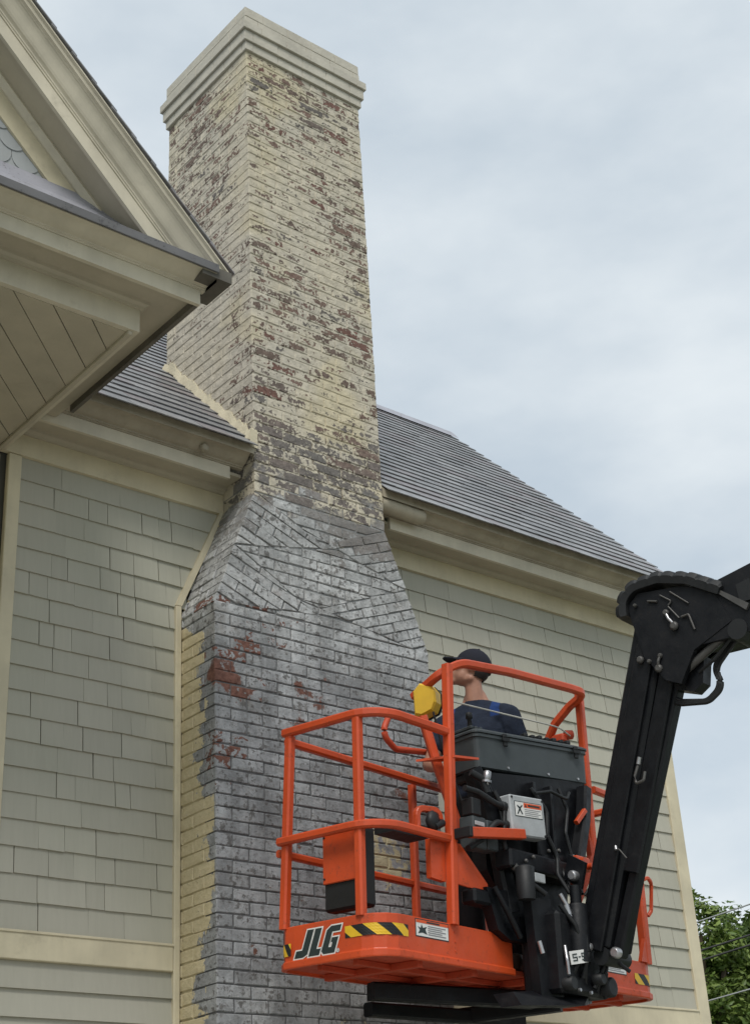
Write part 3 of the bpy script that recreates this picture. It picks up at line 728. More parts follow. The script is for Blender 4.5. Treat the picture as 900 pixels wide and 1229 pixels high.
for (e0, e1, tip, sd_) in wedges:
    new = []
    lowln = halfplane(e0, tip, (tip[0], tip[1]-1)); upln = halfplane(e1, tip, (tip[0], tip[1]+1))
    edge_in = halfplane(e0, e1, tip)
    for q_ in pieces:
        if len(q_) < 3: continue
        lo = clip(q_, lowln[0], lowln[1], lowln[2]-random.uniform(.0, .009)); 
        if len(lo) > 2 and abs(area(lo)) > 0.0008: new.append(lo)
        hi_ = clip(clip(q_, -lowln[0], -lowln[1], -lowln[2]), upln[0], upln[1], upln[2]-random.uniform(.0, .008))
        if len(hi_) > 2 and abs(area(hi_)) > 0.0008: new.append(hi_)
        # beyond the tip nothing is lost: both half planes meet there
    pieces = new
for q_ in pieces:
    cx = sum(p[0] for p in q_)/len(q_); cz = sum(p[1] for p in q_)/len(q_)
    pl = [(p[0]-cx, p[1]-cz) for p in q_]
    if area(pl) < 0: pl = pl[::-1]
    put_brick(Vector((cx, YF0, cz)), XA, ZA, -YA, pl, 0.09)
for (e0, e1, tip, sd_) in wedges:
    ev = Vector((e1[0]-e0[0], e1[1]-e0[1])); Lw = ev.length; ev.normalize()
    dv = Vector((ev.y, -ev.x)) if sd_ == 'L' else Vector((-ev.y, ev.x))
    h1 = halfplane(e0, tip, e1); h2 = halfplane(e1, tip, e0)
    nrw = int(math.ceil(Lw/CO)); cc = Lw/nrw
    for k in range(nrw):
        off = 0.0 if k % 2 else -0.1033
        for j in range(6):
            u0 = max(0.0, off+j*0.2067+(J/2 if off+j*0.2067 > 0 else 0)); u1 = off+(j+1)*0.2067-J/2
            if u1 <= 0.02: continue
            poly = []
            for (a, b_) in ((u0, k*cc+J/2), (u1, k*cc+J/2), (u1, (k+1)*cc-J/2), (u0, (k+1)*cc-J/2)):
                p = Vector(e0)+dv*a+ev*b_; poly.append((p.x, p.y))
            for h_ in (h1, h2): poly = clip(poly, h_[0], h_[1], h_[2]-random.uniform(-.012, .004))
            if len(poly) < 3 or abs(area(poly)) < 0.0009: continue
            cx = sum(p[0] for p in poly)/len(poly); cz = sum(p[1] for p in poly)/len(poly)
            pl = [(p[0]-cx, p[1]-cz) for p in poly]
            if area(pl) < 0: pl = pl[::-1]
            dep = (0.10 if (k % 2) else 0.20) if u0 < 0.01 else 0.09
            put_brick(Vector((cx, YF0-random.uniform(0, .005), cz)), XA, ZA, -YA, pl, dep)
        # slope face behind the front brick
        y = YF0+(0.108 if (k % 2) else 0.208)
        while y < WY-0.03:
            ye = min(y+0.207, WY-0.006); cxy = Vector(e0)+ev*((k+0.5)*cc)
            org = Vector((cxy.x, (y+ye)/2, cxy.y)); nn = Vector((-dv.x, 0, -dv.y)); tt = Vector((ev.x, 0, ev.y)); ss = tt.cross(nn)
            put_brick(org+nn*(0.004-0.002*(k % 3)), ss, tt, nn, rect(ye-y-J, cc-J), 0.09); y = ye
# link: the 300 that show largest are objects, the rest one mesh
order = sorted(range(len(bricks)), key=lambda i: -bricks[i][2])
MESH = {}; rest = MB(); rest.rim = []
for rank, i in enumerate(order):
    mb, M4, sc, mk = bricks[i]
    vis = True
    if rank < 300:
        if mk is None: me = mb.mesh('brick', M['brick'])
        else:
            if mk not in MESH: MESH[mk] = mb.mesh('brick', M['brick'])
            me = MESH[mk]
        inst('brick', me, chim, M4)
    else:
        rest.rim += mb.rim; k = len(rest.v); rest.v += [M4 @ v for v in mb.v]; rest.f += [tuple(k+j for j in f) for f in mb.f]; rest.mi += mb.mi; rest.sm += mb.sm
o = rest.build('upper_bricks', M['brick'], chim); o['kind'] = 'stuff'
# cap: three oversailing courses and a plain band, each of painted bricks
q = MB(); zc = ZT
for (h_, pj) in ((0.072, 0.016), (0.088, 0.032), (0.066, 0.048), (0.082, 0.014), (0.082, 0.014)):
    x0, x1, y0, y1 = SX0-pj, SX1+pj, YF0-pj, SY1+pj
    q.box(x0+.003, x1-.003, y0+.003, y1-.003, zc+.0006, zc+h_-.0006)
    for (ax, L0, L1) in (('x', x0, x1), ('y', y0, y1)):
        t = L0+random.uniform(0.02, 0.19)-0.2
        while t < L1-0.001:
            a, b_ = max(L0, t), min(L1, t+0.2085)
            if b_-a > 0.015:
                jj = random.uniform(0, .002)
                if ax == 'x': q.cbox(a+.001, b_-.001, y0-jj, y0+0.04, zc+.0015, zc+h_-.0015, 0.002); q.cbox(a+.001, b_-.001, y1-0.04, y1, zc+.0015, zc+h_-.0015, 0.002)
                elif b_ > y0+0.05 and a < y1-0.05:
                    a = max(a, y0+0.041); b_ = min(b_, y1-0.041)
                    q.cbox(x0-jj, x0+0.04, a+.001, b_-.001, zc+.0015, zc+h_-.0015, 0.002); q.cbox(x1-0.04, x1, a+.001, b_-.001, zc+.0015, zc+h_-.0015, 0.002)
            t += 0.21
    zc += h_
q.build('chimney_cap', M['cap'], chim)
# ragged cream mortar fillet along the roof line on the flank
q = MB(); top = []; bot = []
rg = random.Random(3)
for i in range(61):
    y = YF0-0.008+(SY1-YF0+0.01)*i/60; zr = roofz(y)
    wv = 0.05*mnoise.noise(Vector((y*9, 0, 0)))+0.045*mnoise.noise(Vector((y*31, 3, 0))); top.append((SX0-0.008, y, zr+0.085+wv)); bot.append((SX0-0.026+0.3*wv, y, zr+0.014+0.35*wv+rg.uniform(-.004, .004)))
q.grid([[(SX0+.02, p[1], p[2]) for p in top], top, bot, [(SX0+.02, p[1], p[2]-0.03) for p in bot]], sm=False)
q.grid([[ (SX0-0.03, YF0-0.010, roofz(YF0)+0.09), (SX0+0.02, YF0-0.012, roofz(YF0)+0.09)], [(SX0-0.035, YF0-0.010, roofz(YF0)-0.03), (SX0+0.02, YF0-0.012, roofz(YF0)-0.03)]], sm=False)
q.build('mortar_fillet', m_paint('cream_mortar', (0.53, 0.48, 0.35), dirt=0.5, dirtcol=(0.20, 0.12, 0.08), var=0.12, rough=0.85, streak=False, bump=0.6), chim)

# ------------------------------------------------------------------ boom lift
TH, PS = 0.1869, 0.0354
LM = Matrix.Translation((4.489, 5.340, 2.870)) @ Matrix.Rotation(TH, 4, 'Z') @ Matrix.Rotation(PS, 4, 'X')
lift = thing('boom_lift', 'orange work platform with railings on a black jib boom in front of the chimney', 'boom lift', LM)
PL, PW, TO, HT, HM = 2.44, 0.668, 0.197, 1.165, 0.612
def rounded(pts, r, seg=7, closed=False):
    out = []; n = len(pts)
    for i, p in enumerate(pts):
        p = Vector(p)
        if not closed and i in (0, n-1): out.append(p); continue
        a = Vector(pts[i-1]); c = Vector(pts[(i+1) % n]); d0 = (a-p).normalized(); d1 = (c-p).normalized()
        rr = r[i] if isinstance(r, (list, tuple)) else r
        ang = d0.angle(d1); t = min(rr/math.tan(ang/2), (a-p).length*0.49 if not (not closed and i == 1) else (a-p).length*0.98, (c-p).length*0.49 if not (not closed and i == n-2) else (c-p).length*0.98)
        p0, p1 = p+d0*t, p+d1*t
        rad = t*math.tan(ang/2); cen_ = p+(d0+d1).normalized()*math.hypot(t, rad)
        v0, v1 = p0-cen_, p1-cen_; full = v0.angle(v1)
        for k in range(seg+1):
            f = k/seg; s0 = math.sin((1-f)*full)/math.sin(full); s1 = math.sin(f*full)/math.sin(full); out.append(cen_+v0*s0+v1*s1)
    return out
class Path:
    def __init__(s, pts):
        s.p = [Vector(p) for p in pts]; s.c = [0]
        for a, b_ in zip(s.p, s.p[1:]): s.c.append(s.c[-1]+(b_-a).length)
    def at(s, d):
        for i in range(len(s.p)-1):
            if d <= s.c[i+1] or i == len(s.p)-2:
                t = (d-s.c[i])/(s.c[i+1]-s.c[i]); return s.p[i].lerp(s.p[i+1], t), (s.p[i+1]-s.p[i]).normalized()
# toe board path: from the mount gap leftwards round the platform back to the gap
plan = rounded([(1.02, 0, 0), (0, 0, 0), (0, PW, 0), (PL, PW, 0), (PL, 0, 0), (1.60, 0, 0)], [0, .14, .09, .12, .12, 0], 10)
PT = Path(plan)
outv = lambda t: Vector((-t.y, t.x, 0)) * -1.0       # travelling clockwise seen from above: outside is on the left
def out_of(t):                                       # unit vector away from the platform
    o = Vector((-t.y, t.x, 0)); return o
# check orientation with the first segment (heading -x): outside is -y
_t = Vector((-1, 0, 0)); SGN = 1 if out_of(_t).y < 0 else -1
def toe(name, prof, mt, d0=0.0, d1=None, parent=lift, nseg=90):
    q = MB(); rows = []; d1 = d1 or PT.c[-1]
    for i in range(nseg+1):
        p, t = PT.at(d0+(d1-d0)*i/nseg); o_ = out_of(t)*SGN
        rows.append([p+o_*a+Vector((0, 0, b_)) for a, b_ in prof])
    q.grid(rows, closed_v=True, sm=False); q.face(rows[0][::-1]); q.face(rows[-1]); return q.build(name, M[mt], parent, local=True, weld=True)
toeb = toe('toe_board', [(-0.012, 0.0), (0.010, 0.0), (0.012, 0.006), (0.012, 0.030), (0.008, 0.034), (0.002, 0.036), (0.0, 0.040), (0.0, TO-0.004), (-0.003, TO), (-0.012, TO)], 'orange')
fl = rounded([(0.02, .02, .012), (0.02, PW-.02, .012), (PL-.02, PW-.02, .012), (PL-.02, .02, .012)], 0.1, 6, True)
q = MB(); q.prism(fl, (0, 0, 0.02)); floor = q.build('platform_floor', M['orangedk'], lift, local=True)
for x in (0.32, 0.75, 1.2, 1.65, 2.1):
    q = MB(); q.cbox(x-0.02, x+0.02, 0.04, PW-0.04, -0.022, 0.0115, 0.003); q.build('floor_rib', M['orangedk'], floor, local=True)
for y in (0.22, 0.44):
    q = MB(); q.cbox(0.06, PL-0.06, y-0.015, y+0.015, -0.016, 0.011, 0.003); q.build('floor_rib', M['orangedk'], floor, local=True)
# rails
def rail(name, pts, r, w_=0.038, mt='orange', seg=7, sq=True, parent=lift, closed=False):
    q = MB(); path = rounded(pts, r, seg, closed)
    (q.sqtube(path, w_, 0.009, closed=closed) if sq else q.tube(path, w_/2, 10, closed=closed)); return q.build(name, M[mt], parent, local=True)
top = rail('top_rail', [(0.58, 0, HT), (0, 0, HT), (0, PW-.055, HT)], [0, .17, 0], 0.042)
rail('back_rail', [(0.0, PW-.075, HT-.045), (PL-.02, PW-.06, HT-.045), (PL-.02, .02, HT-.045), (1.93, 0.0, HT-.045)], [0, .12, .12, 0], 0.040)
rail('middle_rail', [(0.58, 0, HM), (-0.012, 0, HM), (-0.012, PW-.03, HM)], [0, .17, 0], 0.040)
rail('middle_rail', [(0.02, PW, HM-.045), (PL, PW, HM-.045), (PL, .02, HM-.0), (2.0, 0.0, HM+.0)], [0, .12, .14, 0], 0.038)
def post(u, v, h0, h1, w_=0.046, mt='orange', parent=lift, lean=(0, 0)):
    q = MB(); q.sqtube([(u, v, h0), (u+lean[0], v+lean[1], h1)], w_, 0.009); return q.build('post', M[mt], parent, local=True)
post(0.012, PW-.045, TO-.006, HT-.02, lean=(0, -.04)); post(0.012, 0.135, TO-.006, HT-.02)
post(0.535, 0.0, TO-.004, 1.535, 0.050, lean=(0.055, 0)); post(1.09, PW-.01, .14, HT-.05, 0.042)
post(1.70, PW-.01, .14, HT-.05, 0.042); post(PL-.04, PW-.06, .14, HT-.05); 
post(2.36, 0.012, TO-.006, HT-.05, 0.055); post(1.87, 0.0, .5, 1.70, 0.046); post(1.60, 0.12, .14, 0.66, 0.042)
q = MB(); q.prism([(2.335, -.012, TO), (2.27, -.012, TO), (2.335, -.012, TO+.14)], (0, .024, 0)); q.build('gusset', M['orange'], lift, local=True)
q = MB(); q.sqtube(rounded([(2.35, -.02, .66), (2.40, -.03, .68), (2.455, -.02, .66), (2.455, .0, .50), (2.43, .01, .47)], .03, 4), 0.02, 0.004); q.build('gate_latch', M['orange'], lift, local=True)
# raised guard over the controls, with two ends bent back
loop = [(0.655, 0.28, 1.44), (0.615, 0.06, 1.515), (0.74, 0.02, 1.590), (1.14, -0.01, 1.632), (1.66, -0.075, 1.648), (1.80, -0.085, 1.650), (1.845, 0.06, 1.61), (1.85, 0.17, 1.53), (1.87, 0.25, 1.43)]
rail('control_guard_rail', loop, [0, .12, .25, .5, .2, .08, .10, .06, 0], 0.044, seg=7)
rail('grab_loop', [(0.90, PW-.03, 1.50), (0.815, PW-.03, 1.35), (0.93, PW-.03, 1.285), (1.28, PW-.03, 1.335)], [0, .06, .06, 0], 0.036, 'orangedk', sq=False)
q = MB(); q.sqtube([(0.555, 0.15, 1.28), (0.60, 0.12, 1.08), (0.69, 0.04, 0.66)], 0.046, 0.008); q.build('diagonal_brace', M['orange'], lift, local=True)
rail('brace_cable', [(0.585, 0.10, 1.30), (0.635, 0.08, 1.08), (0.70, 0.01, 0.78)], 0.3, 0.012, 'rubber', sq=False)
# bracket shelf under the tray at the post, middle stub bar with black end, triangular gusset
q = MB(); q.prism([(0.50, 0.16, 1.028), (0.57, -.03, 1.028), (0.80, -.02, 1.062), (0.78, 0.02, 1.062), (0.62, 0.05, 1.03)], (0, 0, 0.012)); q.build('tray_bracket', M['orange'], lift, local=True)
q = MB(); q.sqtube([(0.575, -.10, 0.632), (0.97, -.145, 0.678)], 0.044, 0.004, h=0.05); q.build('step_bar', M['orange'], lift, local=True)
q = MB(); q.cbox(0.548, 0.573, -.125, -.01, 0.606, 0.659, 0.004); q.build('bar_end_cap', M['rubber'], lift, local=True)
q = MB(); q.prism([(0.575, -.012, 0.595), (0.61, -.012, 0.595), (0.80, -.03, 0.42), (0.80, -.03, 0.375), (0.565, -.012, 0.395)], (0, .012, 0)); q.build('gusset', M['orange'], lift, local=True)
q = MB(); q.prism([(0.42, 0.03, 0.60), (0.53, 0.02, 0.61), (0.52, 0.02, 0.40), (0.42, 0.03, 0.41)], (0, .03, 0)); q.build('hinge_plate', M['orange'], lift, local=True)
q = MB(); q.sqtube(rounded([(0.36, 0.06, .63), (0.36, 0.06, .745), (0.52, 0.04, .755), (0.52, 0.04, .68)], .04, 4), 0.03, 0.004, h=0.03); q.build('cable_bracket', M['orange'], lift, local=True)
q = MB(); q.ball((0.45, 0.03, .69), (.05, .03, .055), 8); q.lathe([(0, .02), (.06, .02), (.07, .012)], (0.45, 0.02, .66), (1, -.2, .5), 8); q.build('cable_gland', M['rubber'], lift, local=True)
# document box hung inside the left rail
q = MB(); q.cbox(0.055, 0.135, 0.14, 0.405, 0.245, 0.625, 0.012); hb = q.build('document_box', M['rubber'], lift, local=True)
q = MB(); q.cbox(0.043, 0.056, 0.155, 0.400, 0.375, 0.620, 0.004); q.build('box_lid', M['orange'], hb, local=True)
for (v, h) in ((0.388, .40), (0.388, .60)):
    q = MB(); q.lathe([(0, .006), (.004, .005)], (0.0432, v, h), (-1, 0, 0), 8); q.build('rivet', M['rubber'], hb, local=True)
q = MB(); q.box(0.20, 0.46, 0.08, 0.20, 0.610, 0.645); q.build('foot_pedal_bar', M['rubber'], lift, local=True)
# yellow sensor housing, cord
def frame2(org, s_, t_):
    s_ = Vector(s_).normalized(); t_ = Vector(t_); t_ = (t_-s_*t_.dot(s_)).normalized(); n_ = s_.cross(t_); return Vector(org), s_, t_, n_
o_, s_, t_, n_ = frame2((0.672, 0.20, 1.405), (0.35, -0.94, 0.0), (-0.12, 0.0, 1.0))
q = MB()
oc = [(x_*.85, y_*.80) for x_, y_ in ((-.075, -.10), (-.03, -.115), (.045, -.085), (.07, -.03), (.07, .045), (.035, .095), (-.03, .11), (-.075, .06))]
for (r0, a, mi) in ((1.0, -.045, 0),):
    rows = [[o_+s_*(x*k)+t_*(y*k)+n_*z for (x, y) in oc] for (k, z) in ((0.86, .060), (1.0, .045), (1.0, -.045), (0.9, -.055))]
    q.grid(rows, closed_v=True, sm=False); q.face(rows[0][::-1]); q.face(rows[-1])
yb = q.build('sensor_housing', M['yellow'], lift, local=True, weld=True)
q = MB(); rows = [[o_+s_*(x*k)+t_*(y*k)+n_*z for (x, y) in oc] for (k, z) in ((1.04, -.056), (1.04, -.075), (.8, -.08))]
q.grid(rows, closed_v=True, sm=False); q.face(rows[0][::-1]); q.face(rows[-1]); q.build('housing_back', M['rubber'], yb, local=True, weld=True)
rail('sensor_cord', [(0.66, 0.09, 1.385), (1.28, 0.02, 1.405), (1.62, -0.0, 1.425), (1.895, 0.10, 1.455)], .5, 0.009, 'rope', sq=False)
q = MB(); q.cbox(1.85, 1.92, 0.12, 0.22, 1.42, 1.47, .01); q.lathe([(0, .028), (.045, .028), (.05, .02)], (1.89, .13, 1.465), (1, -.6, .1), 10); q.build('cord_clamp', M['orangedk'], lift, local=True)

# control tray: grey plastic trough with lipped lid
BXU = Vector((0.97, -0.20, 0.035)).normalized(); BXV = Vector((0.20, 0.97, 0)).normalized(); BXH = BXU.cross(BXV).normalized()
BM = Matrix(((BXU.x, BXV.x, BXH.x, 0.905), (BXU.y, BXV.y, BXH.y, 0.065), (BXU.z, BXV.z, BXH.z, 1.062), (0, 0, 0, 1)))
def bx(pts): return [BM @ Vector(p) for p in pts]
TL = 0.835
class BMB(MB):
    def build(s, name, mats, parent=None, local=True, weld=False):
        s.v = [BM @ v for v in s.v]; return MB.build(s, name, mats, parent, True, weld)
q = BMB()
pr = rounded([(0.0, 0.0, 0), (TL, 0.0, 0), (TL, 0.24, 0), (0.0, 0.24, 0)], .035, 4, True)
rows = []
for (h, k) in ((0.0, -0.012), (0.006, 0.0), (0.165, 0.004), (0.170, 0.012), (0.186, 0.012), (0.190, 0.004)):
    c_ = Vector((TL/2, .12, 0)); rows.append([Vector((c_.x+(p.x-c_.x)*(1+k/(TL/2)), c_.y+(p.y-c_.y)*(1+k/.12), h)) for p in pr])
q.grid(rows, closed_v=True, sm=False); q.face(rows[0][::-1]); q.face(rows[-1])
tray = q.build('control_tray', M['greyplastic'], lift, weld=True)
q = BMB(); rows = []
for (h, k) in ((0.1905, 0.018), (0.20, 0.018), (0.212, 0.0), (0.226, -0.03)):
    rows.append([Vector((c_.x+(p.x-c_.x)*(1+k/(TL/2)), c_.y+(p.y-c_.y)*(1+k/.12), h)) for p in pr])
q.grid(rows, closed_v=True, sm=False); q.face(rows[0][::-1]); q.face(rows[-1]); q.build('tray_lid', M['greyplastic'], tray, weld=True)
for i, s0 in enumerate((0.02, 0.05, 0.085)):
    q = BMB(); q.cbox(s0, s0+.022, 0.05, 0.2, .2265, .245, .004); q.build('lid_rib', M['greyplastic'], tray)
for s0 in (0.18, 0.72):
    q = BMB(); q.cbox(s0, s0+.03, -.030, -.0155, .13, .20, .004); q.cbox(s0-.012, s0+.042, -.034, -.031, .155, .18, .004); q.build('lid_latch', M['rubber'], tray)
q = BMB()
for i in range(7): q.cbox(0.40+i*.055, 0.43+i*.055, 0.03, 0.07, .2265, .25-.004*(i % 2), .005)
o = q.build('switch_row', M['rubber'], tray); o['kind'] = 'stuff'
q = BMB(); q.lathe([(0, .014), (.05, .012), (.055, .02), (.085, .018), (.09, .008)], (0.06, .10, .245), (0, 0, 1), 10); q.build('joystick', M['rubber'], tray)
q = BMB(); q.cbox(0.02, TL-.02, 0.03, 0.21, -.05, -.0005, .01); q.build('tray_bottom', M['rubber'], tray)
for s0 in (0.22, 0.52, 0.75):
    q = BMB(); q.lathe([(0, .008), (.006, .007)], (s0, -.0005, .02), (0, -1, 0), 8); q.build('screw', M['steel'], tray)

# black frame that carries the tray
q = MB(); q.prism([(0.88, .04, 1.03), (1.70, -.09, 1.10), (1.66, -.09, .92), (1.50, -.06, .60), (1.46, -.06, .30), (1.02, .0, .30), (0.90, .04, .52)], (0.03, 0.11, 0)); frm = q.build('support_frame', M['black'], lift, local=True)
q = MB(); q.sqtube([(0.80, .03, 1.02), (0.88, .0, .86), (0.93, -.02, .60), (0.98, -.03, .30)], .085, .015); q.build('frame_leg', M['black'], frm, local=True)
q = MB(); q.sqtube([(1.64, -.12, 1.05), (1.60, -.12, .86), (1.46, -.13, .55)], .07, .012); q.build('frame_leg', M['black'], frm, local=True)
q = MB(); q.cbox(0.86, 1.50, -.14, -.03, .50, .60, .012); q.build('frame_crossbar', M['black'], frm, local=True)
q = MB(); q.cbox(0.66, 1.06, -.05, .04, .31, .385, .012); q.build('frame_crossbar', M['black'], frm, local=True)
# slanted knee plate left of the mount
q = MB(); q.prism([(0.76, -.05, .40), (1.10, -.07, .40), (1.10, -.07, .16), (0.94, -.05, .16), (0.84, -.05, .20)], (0, .06, 0)); q.build('side_plate', M['black'], frm, local=True)
rail('plate_rib', [(0.80, -.07, .40), (0.86, -.09, .30), (0.97, -.09, .17)], .1, .03, 'black', sq=False, parent=frm)
# smaller things on the frame: stiffeners, conduit runs, bolts
for u in (1.22, 1.36):
    q = MB(); q.cbox(u, u+.025, -.085+(1.4-u)*.1, .02, .62, 1.02, .004); q.build('stiffener', M['black'], frm, local=True)
q = MB(); q.prism([(1.20, -.10, .62), (1.56, -.12, .66), (1.50, -.12, .58), (1.20, -.10, .52)], (0, .06, 0)); q.build('frame_flange', M['black'], frm, local=True)
for u, v, h in ((1.24, -.115, .64), (1.33, -.12, .655), (1.46, -.125, .645), (1.05, -.145, .575), (.98, -.145, .545), (1.42, -.145, .575), (1.26, -.145, .52)):
    q = MB(); q.lathe([(0, .011), (.008, .011), (.012, .007)], (u, v, h), (0, -1, 0), 7); q.build('bolt', M['rod'], frm, local=True)
for pts, r in (([(1.20, -.06, .98), (1.28, -.10, .86), (1.25, -.11, .72), (1.34, -.13, .55), (1.31, -.20, .40)], .012), ([(1.44, -.08, 1.02), (1.47, -.11, .90), (1.40, -.13, .76), (1.44, -.14, .58), (1.37, -.22, .42)], .010), ([(.86, -.06, .90), (.90, -.09, .80), (.86, -.10, .62), (.92, -.13, .48), (1.06, -.20, .38)], .013), ([(1.50, -.11, 1.0), (1.44, -.13, .95), (1.30, -.12, .97), (1.18, -.10, .94)], .009), ([(1.18, -.16, .70), (1.24, -.17, .60), (1.20, -.19, .50), (1.22, -.24, .40)], .011)):
    q = MB(); q.tube(rounded(pts, .06, 5), r, 7); q.build('hose', M['rubber'], frm, local=True)
for u, v, h in ((1.345, -.145, .53), (.905, -.12, .52)):
    q = MB(); q.lathe([(0, .02), (.025, .02), (.03, .014)], (u, v, h), (.2, -.4, -.8), 8); q.build('hose_ferrule', M['rod'], frm, local=True)
# junction box with warning label
JU = Vector((0.985, -0.12, 0.045)).normalized(); JT = Vector((0, 0, 1)); JN = JU.cross(JT).normalized()
def jmat(p): return Vector((0.915, -0.125, 0.672))+JU*p[0]+JN*(-p[1])+(JN.cross(JU)).normalized()*p[2]
class JMB(MB):
    def build(s, name, mats, parent=None, local=True, weld=False):
        s.v = [jmat(v) for v in s.v]; return MB.build(s, name, mats, parent, True, weld)
q = JMB(); q.cbox(0, 0.265, 0, .085, 0, .212, .008); jb = q.build('junction_box', M['boxgrey'], lift)
q = JMB(); q.box(0.030, 0.245, -.0012, -.0004, .100, .180); q.build('label_border', M['ink'], jb)
q = JMB(); q.box(0.034, 0.241, -.0020, -.0013, .104, .176); q.build('warning_label', M['white'], jb)
q = JMB(); q.box(0.100, 0.239, -.0028, -.0021, .150, .174); q.build('label_header', M['labelo'], jb)
q = JMB(); q.prism([(0.106, -.0029, .153), (0.124, -.0029, .153), (0.115, -.0029, .171)], (0, -.0004, 0)); q.box(0.132, 0.225, -.0033, -.0029, .157, .167); q.build('header_print', M['ink'], jb)
q = JMB()
for k in range(4): q.box(0.104, 0.230-.02*(k % 2), -.0028, -.0021, .139-k*.0095, .1425-k*.0095)
o = q.build('label_text', M['textg'], jb); o['kind'] = 'stuff'
q = JMB(); q.prism([(0.045, -.0021, .112), (0.053, -.0021, .112), (0.068, -.0021, .132), (0.082, -.0021, .112), (0.09, -.0021, .114), (0.074, -.0021, .142), (0.092, -.0021, .158), (0.086, -.0021, .162), (0.07, -.0021, .150), (0.05, -.0021, .160), (0.048, -.0021, .154), (0.062, -.0021, .14)], (0, -.0006, 0)); q.build('label_symbol', M['ink'], jb)
for (a, b_) in ((.014, .014), (.251, .014), (.014, .198), (.251, .198)):
    q = JMB(); q.lathe([(0, .0075), (.004, .006)], (a, -.0002, b_), (0, -1, 0), 8); q.build('cover_screw', M['rubber'], jb)
for h in (.150, .055):
    q = MB(); p0 = jmat((0, .04, h)); q.tube(rounded([p0, p0+Vector((-.10, -.01, .0)), p0+Vector((-.20, .02, .045 if h > .1 else -.10)), p0+Vector((-.30, .03, .05 if h > .1 else -.16))], .06, 5), .017, 8); q.lathe([(0, .026), (.03, .026), (.035, .02)], p0, (-1, 0, 0), 10); q.build('conduit', M['rubber'], jb, local=True)
# valve block left of the junction box
q = MB(); q.cbox(.65, .76, -.07, .02, .58, .74, .006); vb = q.build('valve_block', M['greyplastic'], frm, local=True)
q = MB(); q.cbox(.645, .72, -.075, -.005, .741, .83, .006); q.build('valve_cap', M['rubber'], vb, local=True)
q = MB(); q.cbox(.66, .74, -.0765, -.0705, .69, .712, .002); q.build('valve_plate', M['boxgrey'], vb, local=True)
q = MB(); q.cbox(.77, .86, -.07, .02, .585, .735, .006); q.build('valve_block', M['greyplastic'], frm, local=True)
q = MB(); q.lathe([(0, .012), (.03, .012), (.035, .02), (.09, .02), (.095, .012)], (.79, -.06, .90), (.1, -.1, .9), 10); q.lathe([(0, .028), (.012, .028)], (.79, -.065, .93), (.1, -.1, .9), 6); q.build('steel_fitting', M['steel'], frm, local=True)
q = MB(); q.tube(rounded([(.72, -.02, .98), (.78, -.05, .95), (.80, -.06, .88)], .03, 4), .02, 8); q.build('hose', M['rubber'], frm, local=True)
q = MB(); q.lathe([(0, .045), (.16, .05), (.17, .03)], (.93, -.17, .34), (.0, 0, 1), 12); q.build('drive_motor', M['rubber'], frm, local=True)
q = MB(); q.cbox(1.0, 1.09, -.185, -.17, .44, .485, .003); q.build('rating_plate', M['boxgrey'], frm, local=True)
# orange bits at the right of the frame
q = MB(); q.cbox(1.40, 1.53, -.19, -.13, .56, .635, .008); q.lathe([(0, .022), (.03, .022)], (1.43, -.19, .60), (0, -1, 0), 10); q.lathe([(0, .018), (.03, .018)], (1.50, -.19, .585), (0, -1, 0), 10); q.build('coupling_block', M['orange'], frm, local=True)
q = MB(); q.sqtube([(1.50, -.14, .83), (1.58, -.15, .91)], .026, .004); q.build('lever', M['orange'], frm, local=True)
q = MB(); q.sqtube([(1.89, .02, 1.02), (1.86, .0, .72), (1.70, .05, .42)], .05, .008); q.build('gusset', M['orangedk'], lift, local=True)

# mount below: turntable, cylinders, pins
mt_ = MB(); mt_.cbox(1.06, 1.50, -.26, -.02, -.10, .30, .02); mount = mt_.build('platform_mount', M['black'], lift, local=True)
q = MB(); q.prism([(0.86, -.10, -.10), (1.52, -.13, -.03), (1.52, -.13, -.105), (1.18, -.30, -.16), (0.84, -.16, -.17)], (0, .12, .0)); q.build('mount_foot', M['black'], mount, local=True)
q = MB(); q.prism([(0.98, -.16, .36), (1.10, -.20, .36), (1.12, -.20, .05), (1.16, -.20, -.12), (1.02, -.16, -.12), (1.0, -.16, .1)], (0, .05, 0)); q.build('mount_plate', M['black'], mount, local=True)
q = MB(); q.lathe([(0, .055), (.28, .055), (.29, .05)], (1.22, -.27, .05), (0.03, 0, 1), 14); q.lathe([(0, .03), (.10, .03)], (1.225, -.27, .335), (.03, 0, 1), 12); q.build('level_cylinder', M['black'], mount, local=True)
q = MB(); q.tube(rounded([(1.13, -.24, .385), (1.15, -.26, .33), (1.16, -.27, .27)], .02, 3), .012, 8); q.lathe([(0, .017), (.05, .017)], (1.148, -.258, .33), (.15, -.15, -.9), 8); q.build('steel_fitting', M['steel'], mount, local=True)
q = MB(); q.tube([(1.0, -.18, .145), (1.01, -.19, .085)], .012, 8); q.build('steel_fitting', M['steel'], mount, local=True)
q = MB(); q.tube([(1.30, -.33, .27), (1.385, -.36, .12)], .013, 8); q.lathe([(0, .018), (.06, .018)], (1.33, -.34, .22), (.085, -.03, -.15), 8); q.build('steel_fitting', M['steel'], mount, local=True)
q = MB(); q.tube(rounded([(1.385, -.36, .12), (1.42, -.38, .05), (1.47, -.40, .02)], .05, 4), .011, 8); q.build('hose', M['rubber'], mount, local=True)
q = MB(); q.tube(rounded([(1.09, -.27, .12), (1.07, -.29, .05), (1.075, -.29, -.02)], .03, 4), .009, 8); q.build('steel_pin', M['steel'], mount, local=True)
o_, s_, t_, n_ = frame2((1.155, -.305, .07), (.97, -.22, .17), (-.1, 0, 1))
